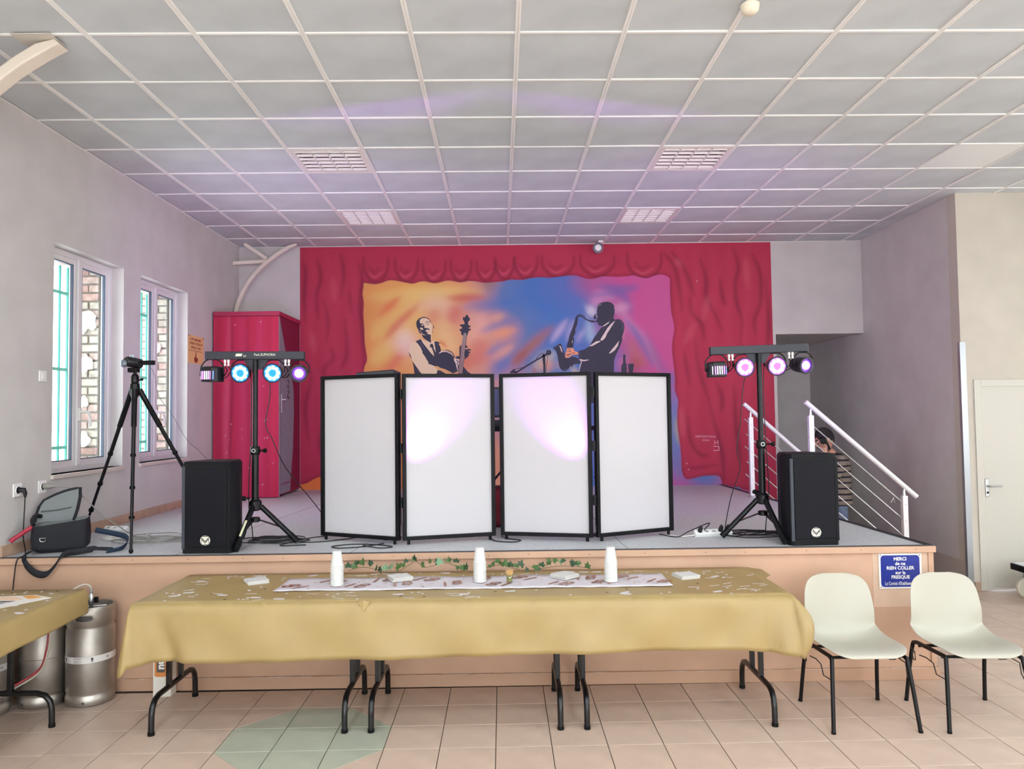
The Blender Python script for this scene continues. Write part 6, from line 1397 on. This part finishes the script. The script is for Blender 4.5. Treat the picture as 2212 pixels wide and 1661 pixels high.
# ================================================================== small table at the left edge
LX0, LX1, LY0, LY1 = -3.27, -2.545, 3.05, 4.555
t = thing('folding_table', (-2.9,3.8,0), 'folding table with gold cloth cut off by the left picture edge', 'table')
MB().box(LX0+.02,LX1-.01,LY0+.02,LY1-.012,.715,.744).build('table_top', m_tt, t, bevel=.004)
def legs_x(x0,x1,y,xp):
    pts = [(x0,y,0),(x0+.002,y,.10),(x0+.012,y,.145),(x0+.04,y,.178),(x0+.085,y,.192),(x1-.085,y,.192),(x1-.04,y,.178),(x1-.012,y,.145),(x1-.002,y,.10),(x1,y,0)]
    lg = MB().tube(pts,.0165,12).build('leg', m_leg, t, smooth=True)
    for xx in xp: MB().box(xx-.014,xx+.014,y-.014,y+.014,.19,.715).build('post', m_leg, lg, bevel=.003)
    for xx in (x0,x1): MB().lathe([(.0185,0),(.0185,.02)],12,(xx,y,0)).build('foot_cap', m_black, lg)
legs_x(-3.22,-2.645,4.42,(-2.985,-2.885)); legs_x(-3.22,-2.645,3.2,(-2.985,-2.885))
path2 = [(LX0+(LX1-LX0)*k/12, LY0, 0,-1, k/12) for k in range(12)]+[(LX1,LY0,math.cos(a),math.sin(a),1+i/8) for i,a in enumerate(np.linspace(-math.pi/2,0,8,endpoint=False))]+[(LX1,LY0+(LY1-LY0)*k/40,1,0,2+k/40) for k in range(40)]+[(LX1,LY1,math.cos(a),math.sin(a),3+i/8) for i,a in enumerate(np.linspace(0,math.pi/2,8,endpoint=False))]+[(LX1+(LX0-LX1)*k/12,LY1,0,1,4+k/12) for k in range(13)]
cloth('tablecloth',(LX0,LX1,LY0,LY1),TZ,path2,lambda s: float(np.interp(s,[0,2,2.5,2.95,3.05,3.3,4,5],[.2,.15,.14,.125,.12,.05,.04,.04])), lambda s,u: .03*u if s<3 else .012*u, lambda s,u: .004*math.sin(s*19)*u, 'gold paper cloth on the small table at the left edge', 'tablecloth')
t = thing('leaflet', (-2.83,4.12,TZ), 'printed leaflet with orange and striped picture on the left table', 'leaflet')
lp = lambda P,m,z,nm: MB().prism(P,(0,0,TZ+z),(1,0,0),(0,1,0),(0,0,1),.0008).build(nm,m,t)
lp([(-3.05,4.36),(-2.74,4.41),(-2.60,4.335),(-2.86,3.93),(-3.12,3.9)],mat('leaflet_white',(240,234,226),.5),.0015,'sheet')
lp([(-2.80,4.38),(-2.745,4.395),(-2.66,4.345),(-2.72,4.31)],mat('leaflet_orange',(240,170,80),.5),.0026,'orange_print'); lp([(-3.04,4.34),(-2.83,4.37),(-2.74,4.30),(-2.80,4.28),(-3.04,4.29)],mat('leaflet_peach',(240,206,176),.5),.0026,'peach_print')
for k in range(7): lp([(-3.08,4.27-.045*k),(-2.765-.026*k,4.27-.045*k),(-2.785-.026*k,4.24-.045*k),(-3.08,4.24-.045*k)],mat('leaflet_ink',(84,88,98),.5) if k<5 else mat('leaflet_blue',(90,100,160),.5),.0026,'striped_print')
wl2 = 'scattered on the left-edge table'; av2 = lambda x,y: y<4.42 and x<-2.62+(y-4.33)*.62
def sc2(n,kind,lab,nm): scatter(n,kind,LX0+.1,LX1-.03,4.0,LY1-.04,wl2,lab,av2,nm)
sc2(10,'dot','white paper confetti dot','confetti_dot'); sc2(3,'dark','dark brown paper confetti dot','confetti_dot'); sc2(3,'shard','pale jagged confetti scrap','confetti_scrap')

# ================================================================== kegs
m_keg = mat('keg_steel', (180,174,166), .43, metal=.92, var=.10, vscale=5, bump=.04, bscale=30)
m_kin = mat('keg_recess', (74,72,72), .5, metal=.5); m_band = mat('keg_band', (232,230,226), .5); m_mark = mat('band_print', (86,70,74), .5)
def keg(label, x, y, rz, band, h=.60, r=.140):
    t = thing('beer_keg', (0,0,0), label, 'keg')
    pf = [(r-.018,0),(r-.006,.004),(r,.018),(r,.05),(r-.006,.06),(r-.006,.075),(r-.001,.085),(r-.001,h-.145),(r-.007,h-.135),(r-.007,h-.12),(r,h-.11),(r,h-.03),(r-.004,h-.008),(r-.008,h),(r-.015,h-.004),(r-.017,h-.02),(r-.017,h-.085),(.06,h-.075),(.001,h-.07)]
    MB().lathe(pf,40,cap=True).build('barrel', m_keg, t, smooth=True)
    MB().lathe([(.032,h-.08),(.032,h-.05),(.02,h-.045),(.001,h-.045)],20).build('valve', m_kin, t, smooth=True)
    MB().lathe([(r+.0008,h*.49),(r+.002,h*.49+.004),(r+.002,h*.49+.006),(r+.0008,h*.49+.01)],40,cap=False).build('seam_ring', m_keg, t, smooth=True) if not band else None
    for a0 in (-90,90):                                   # oval hand holes
        a0 = math.radians(a0); P = []
        for u,v in rrect(.052,.017,.0165,4): aa = a0+u/r; P.append((aa,h-.062+v))
        MB().tube([((r+.0005)*math.cos(a),(r+.0005)*math.sin(a),z) for a,z in P],.0038,6,True).build('handle_rim', m_keg, t, smooth=True)
        rows = [(v_, .052-(.0165-math.sqrt(max(0,.0165**2-max(0,abs(v_)-.0005)**2)))) for v_ in np.linspace(-.0165,.0165,7)]; v = []; f = []
        for v_, hw in rows:
            for i in range(9): aa = a0+hw*(-1+i/4)/r; v.append(((r+.0009)*math.cos(aa),(r+.0009)*math.sin(aa),h-.062+v_))
        f = [(j*9+i,j*9+i+1,(j+1)*9+i+1,(j+1)*9+i) for j in range(6) for i in range(8)]
        MB().add(v,f).build('handle_hole', m_kin, t)
    if band:
        z0 = h*.445; bd = MB().lathe([(r+.0006,z0),(r+.0006,z0+.040)],48,cap=False).build('label_band', m_band, t, smooth=True)
        for k, da in enumerate((-.62,0.0,.60,1.25)):
            a = -math.pi/2-.25+da; ex = Vector((-math.sin(a),math.cos(a),0)); c = Vector(((r+.0012)*math.cos(a),(r+.0012)*math.sin(a),z0+.020)); nn = Vector((math.cos(a),math.sin(a),0))
            if k == 1:
                text('lettering','60 €',.014,m_mark,bd,c-Vector((0,0,.006)),ex,(0,0,1),.0008); MB().prism([(-.026,.010),(.026,.010),(.026,.0125),(-.026,.0125)],c,ex,(0,0,1),nn,.0006).build('print_line',m_mark,bd)
                MB().tube([c+ex*u+Vector((0,0,v-.006)) for u,v in rrect(.021,.0095,.004,3)],.0006,5,True).build('print_box',m_mark,bd)
            elif k == 3: text('lettering','Bl',.02,m_mark,bd,c,ex,(0,0,1),.0008)
            else: MB().prism([(-.006,-.012),(-.002,-.006),(-.008,.004),(-.004,.012),(.005,.012),(.008,.003),(.003,-.006),(.007,-.012)],c,ex,(0,0,1),nn,.0008).build('print_mark',m_mark,bd)
    MB().box(-.006,.006,-r-.001,-r+.004,.022,.034).build('drain_notch', m_kin, t)
    t.location=(x,y,0); t.rotation_euler=(0,0,rz); return t
keg('steel beer keg with white price band and tap head on top', -2.652, 4.83, math.radians(12), True)
keg('steel beer keg standing between the two banded kegs', -2.938, 4.815, math.radians(-20), False)
keg('steel beer keg at the left picture edge behind the table leg', -3.180, 4.625, math.radians(15), True)
t = thing('keg_tap', (-2.652,4.83,.545), 'steel keg coupler with hose on the rightmost keg', 'keg tap')
c = Vector((-2.652,4.83,.53)); MB().lathe([(.03,0),(.03,.02),(.014,.03),(.012,.06),(.018,.07),(.020,.11),(.012,.125),(.008,.135),(.010,.14),(.010,.155),(.006,.158),(.006,.165)],18,c).build('coupler', m_steel, t, smooth=True)
MB().obox(c+Vector((.035,-.005,.095)),(.022,.02,.036)).build('lever', m_black, t, bevel=.003)
MB().tube(smooth_path([c+Vector((0,0,.16)),c+Vector((-.006,-.005,.180)),c+Vector((-.03,-.02,.194)),c+Vector((-.06,-.06,.185)),c+Vector((-.09,-.14,.15)),c+Vector((-.11,-.25,.10))],5),.006,8).build('hose', mat('clear_hose',(196,188,172),.3), t, smooth=True)
MB().obox(c+Vector((.02,.01,.052)),(.13,.018,.012),Matrix.Rotation(.35,3,'Z')).build('handle', m_steel, t, bevel=.003)
m_redh = mat('red_hose', (170,56,64), .4)
o = MB().tube(smooth_path([(-2.79,4.62,.62),(-2.785,4.615,.50),(-2.79,4.60,.38),(-2.83,4.60,.27),(-2.93,4.54,.20),(-3.0,4.46,.165),(-3.1,4.455,.19),(-3.2,4.46,.25)],6),.008,8).build('red_hose', m_redh, smooth=True); tag(recenter(o),'red beer hose sagging in front of the kegs','hose')
o = MB().tube(smooth_path([(-2.745,4.62,.62),(-2.77,4.61,.50),(-2.775,4.59,.38),(-2.82,4.585,.26),(-2.92,4.53,.19),(-3.0,4.45,.15),(-3.1,4.45,.18),(-3.2,4.45,.24)],6),.0055,8).build('beer_line', mat('clear_hose',(196,188,172),.3), smooth=True); tag(recenter(o),'clear beige beer line hanging beside the red hose','hose')
# white carton behind the table leg
t = thing('carton', (-2.215,4.90,0), 'narrow white carton with orange label behind the left table leg', 'carton')
MB().box(-2.275,-2.162,4.865,4.945,0,.56).build('box', mat('carton_white',(228,224,214),.6,var=.03), t, bevel=.002)
P=[(x-2.229,z+.26) for x,z in rrect(.037,.135,.012,4)]; MB().prism(P,(0,4.865,0),(1,0,0),(0,0,1),(0,-1,0),.0006).build('orange_label', mat('carton_orange',(214,140,76),.5), t)
P=[(x-2.226,z+.265) for x,z in rrect(.026,.112,.008,4)]; MB().prism(P,(0,4.8643,0),(1,0,0),(0,0,1),(0,-1,0),.0006).build('grey_label', mat('carton_grey',(92,84,76),.5), t)
text('lettering','nu',.066,m_swhite,t,(-2.226,4.8635,.205),(0,0,1),(-1,0,0),.0004,1.0,bold=.003)

# ================================================================== white shell chairs
m_shell = mat('chair_shell', (184,180,165), .38)
def chair(label):
    t = thing('shell_chair', (0,0,0), label, 'chair', 'white shell chairs beside the long table')
    # stations along the centre line: (y, z, half width, edge lift, cup depth)
    S = [(-.230,.394,.110,.000,0),(-.228,.406,.150,-.003,0),(-.216,.416,.184,.0,.0),(-.190,.422,.207,.004,.0),(-.15,.423,.222,.010,.004),(-.09,.417,.229,.018,.012),(-.02,.406,.229,.026,.02),(.06,.393,.226,.038,.026),(.12,.388,.222,.05,.03),(.165,.396,.219,.056,.034),(.197,.424,.216,.046,.036),(.214,.47,.214,.024,.036),(.224,.54,.211,.0,.034),(.235,.61,.207,0,.030),(.244,.67,.199,0,.026),(.250,.71,.185,0,.022),(.255,.740,.158,0,.016),(.257,.757,.118,0,.010),(.258,.763,.06,0,.004)]
    nu = 17; v = []
    for (y,z,w_,lift,cup_) in S:
        for i in range(nu):
            u = -1+2*i/(nu-1); x = w_*u
            back = max(0,min(1,(z-.43)/.08)) if y > 0 else 0
            dz = (lift*abs(u)**3)*(1-back)-cup_*.35*(1-u*u)*(1-back); dy = -cup_*1.2*abs(u)**2.2*back
            v.append((x,y+dy,z+dz))
    f = [(j*nu+i,j*nu+i+1,(j+1)*nu+i+1,(j+1)*nu+i) for j in range(len(S)-1) for i in range(nu-1)]
    o = MB().add(v,f).build('seat_shell', m_shell, t, smooth=False); o.data.polygons.foreach_set('use_smooth',[True]*len(f))
    so = o.modifiers.new('thick','SOLIDIFY'); so.thickness=.006; so.offset=-1; sb=o.modifiers.new('sub','SUBSURF'); sb.levels=1; sb.render_levels=2
    r = .0115
    for s in (-1,1):
        fl = MB().tube(smooth_path([(s*.238,-.24,0),(s*.222,-.205,.22),(s*.210,-.178,.365),(s*.206,-.165,.380),(s*.203,-.14,.384)],4),r,10).build('leg', m_blackm, t, smooth=True)
        MB().tube(smooth_path([(s*.235,.235,0),(s*.222,.205,.22),(s*.214,.178,.350),(s*.211,.16,.370),(s*.208,.13,.376)],4),r,10).build('leg', m_blackm, t, smooth=True)
        MB().tube([(s*.203,-.145,.384),(s*.208,.135,.376)],r,10).build('side_rail', m_blackm, t, smooth=True)
        # linking hooks of bent wire
        MB().tube([(s*.216,.19,.34),(s*.25,.12,.345),(s*.262,.06,.345),(s*.262,.055,.30),(s*.25,.10,.285),(s*.226,.17,.315)],.0032,6).build('linking_hook', m_blackm, t, smooth=True)
        MB().tube([(s*.214,-.175,.265),(s*.235,-.12,.275),(s*.24,-.10,.33),(s*.236,-.02,.335),(s*.25,.03,.335)],.0032,6).build('linking_hook', m_blackm, t, smooth=True)
        MB().lathe([(.0125,0),(.0125,.012)],10,(s*.238,-.24,0)).lathe([(.0125,0),(.0125,.012)],10,(s*.235,.235,0)).build('foot_cap', m_black, t)
    for y,z in ((-.12,.372),(.13,.358)): MB().tube([(-.203,y,z),(.203,y,z)],.009,8).build('cross_bar', m_blackm, t, smooth=True)
    return t
c1 = chair('white plastic shell chair next to the end of the gold table'); c1.location = (1.990,4.405,0)
c2 = copy_tree(c1); c2['label'] = 'white plastic shell chair at the right, partly hiding the blue sign'; c2.location = (2.622,4.385,0); c2.rotation_euler=(0,0,math.radians(-1.5))

# ================================================================== trolley at the right edge
t = thing('trolley', (5.15,7.0,0), 'black-edged flat trolley on white wheels at the right picture edge', 'trolley')
MB().box(4.705,5.55,6.62,7.12,.255,.312).build('platform', m_black, t, bevel=.004)
MB().box(4.712,5.545,6.627,7.113,.312,.318).build('deck', mat('deck_white',(226,232,234),.4), t)
m_wheel = mat('wheel_cream', (222,216,196), .5)
for x in (4.80,5.45):
    for y in (6.72,7.03):
        MB().lathe([(.02,-.022),(.092,-.022),(.10,-.014),(.10,.014),(.092,.022),(.02,.022)],28,(x,y,.10),(0,1,0)).build('wheel', m_wheel, t, smooth=True)
        MB().box(x-.045,x+.045,y-.04,y+.04,.235,.255).box(x-.022,x+.022,y-.032,y-.026,.09,.235).box(x-.022,x+.022,y+.026,y+.032,.09,.235).build('caster_fork', m_steel, t, bevel=.002)
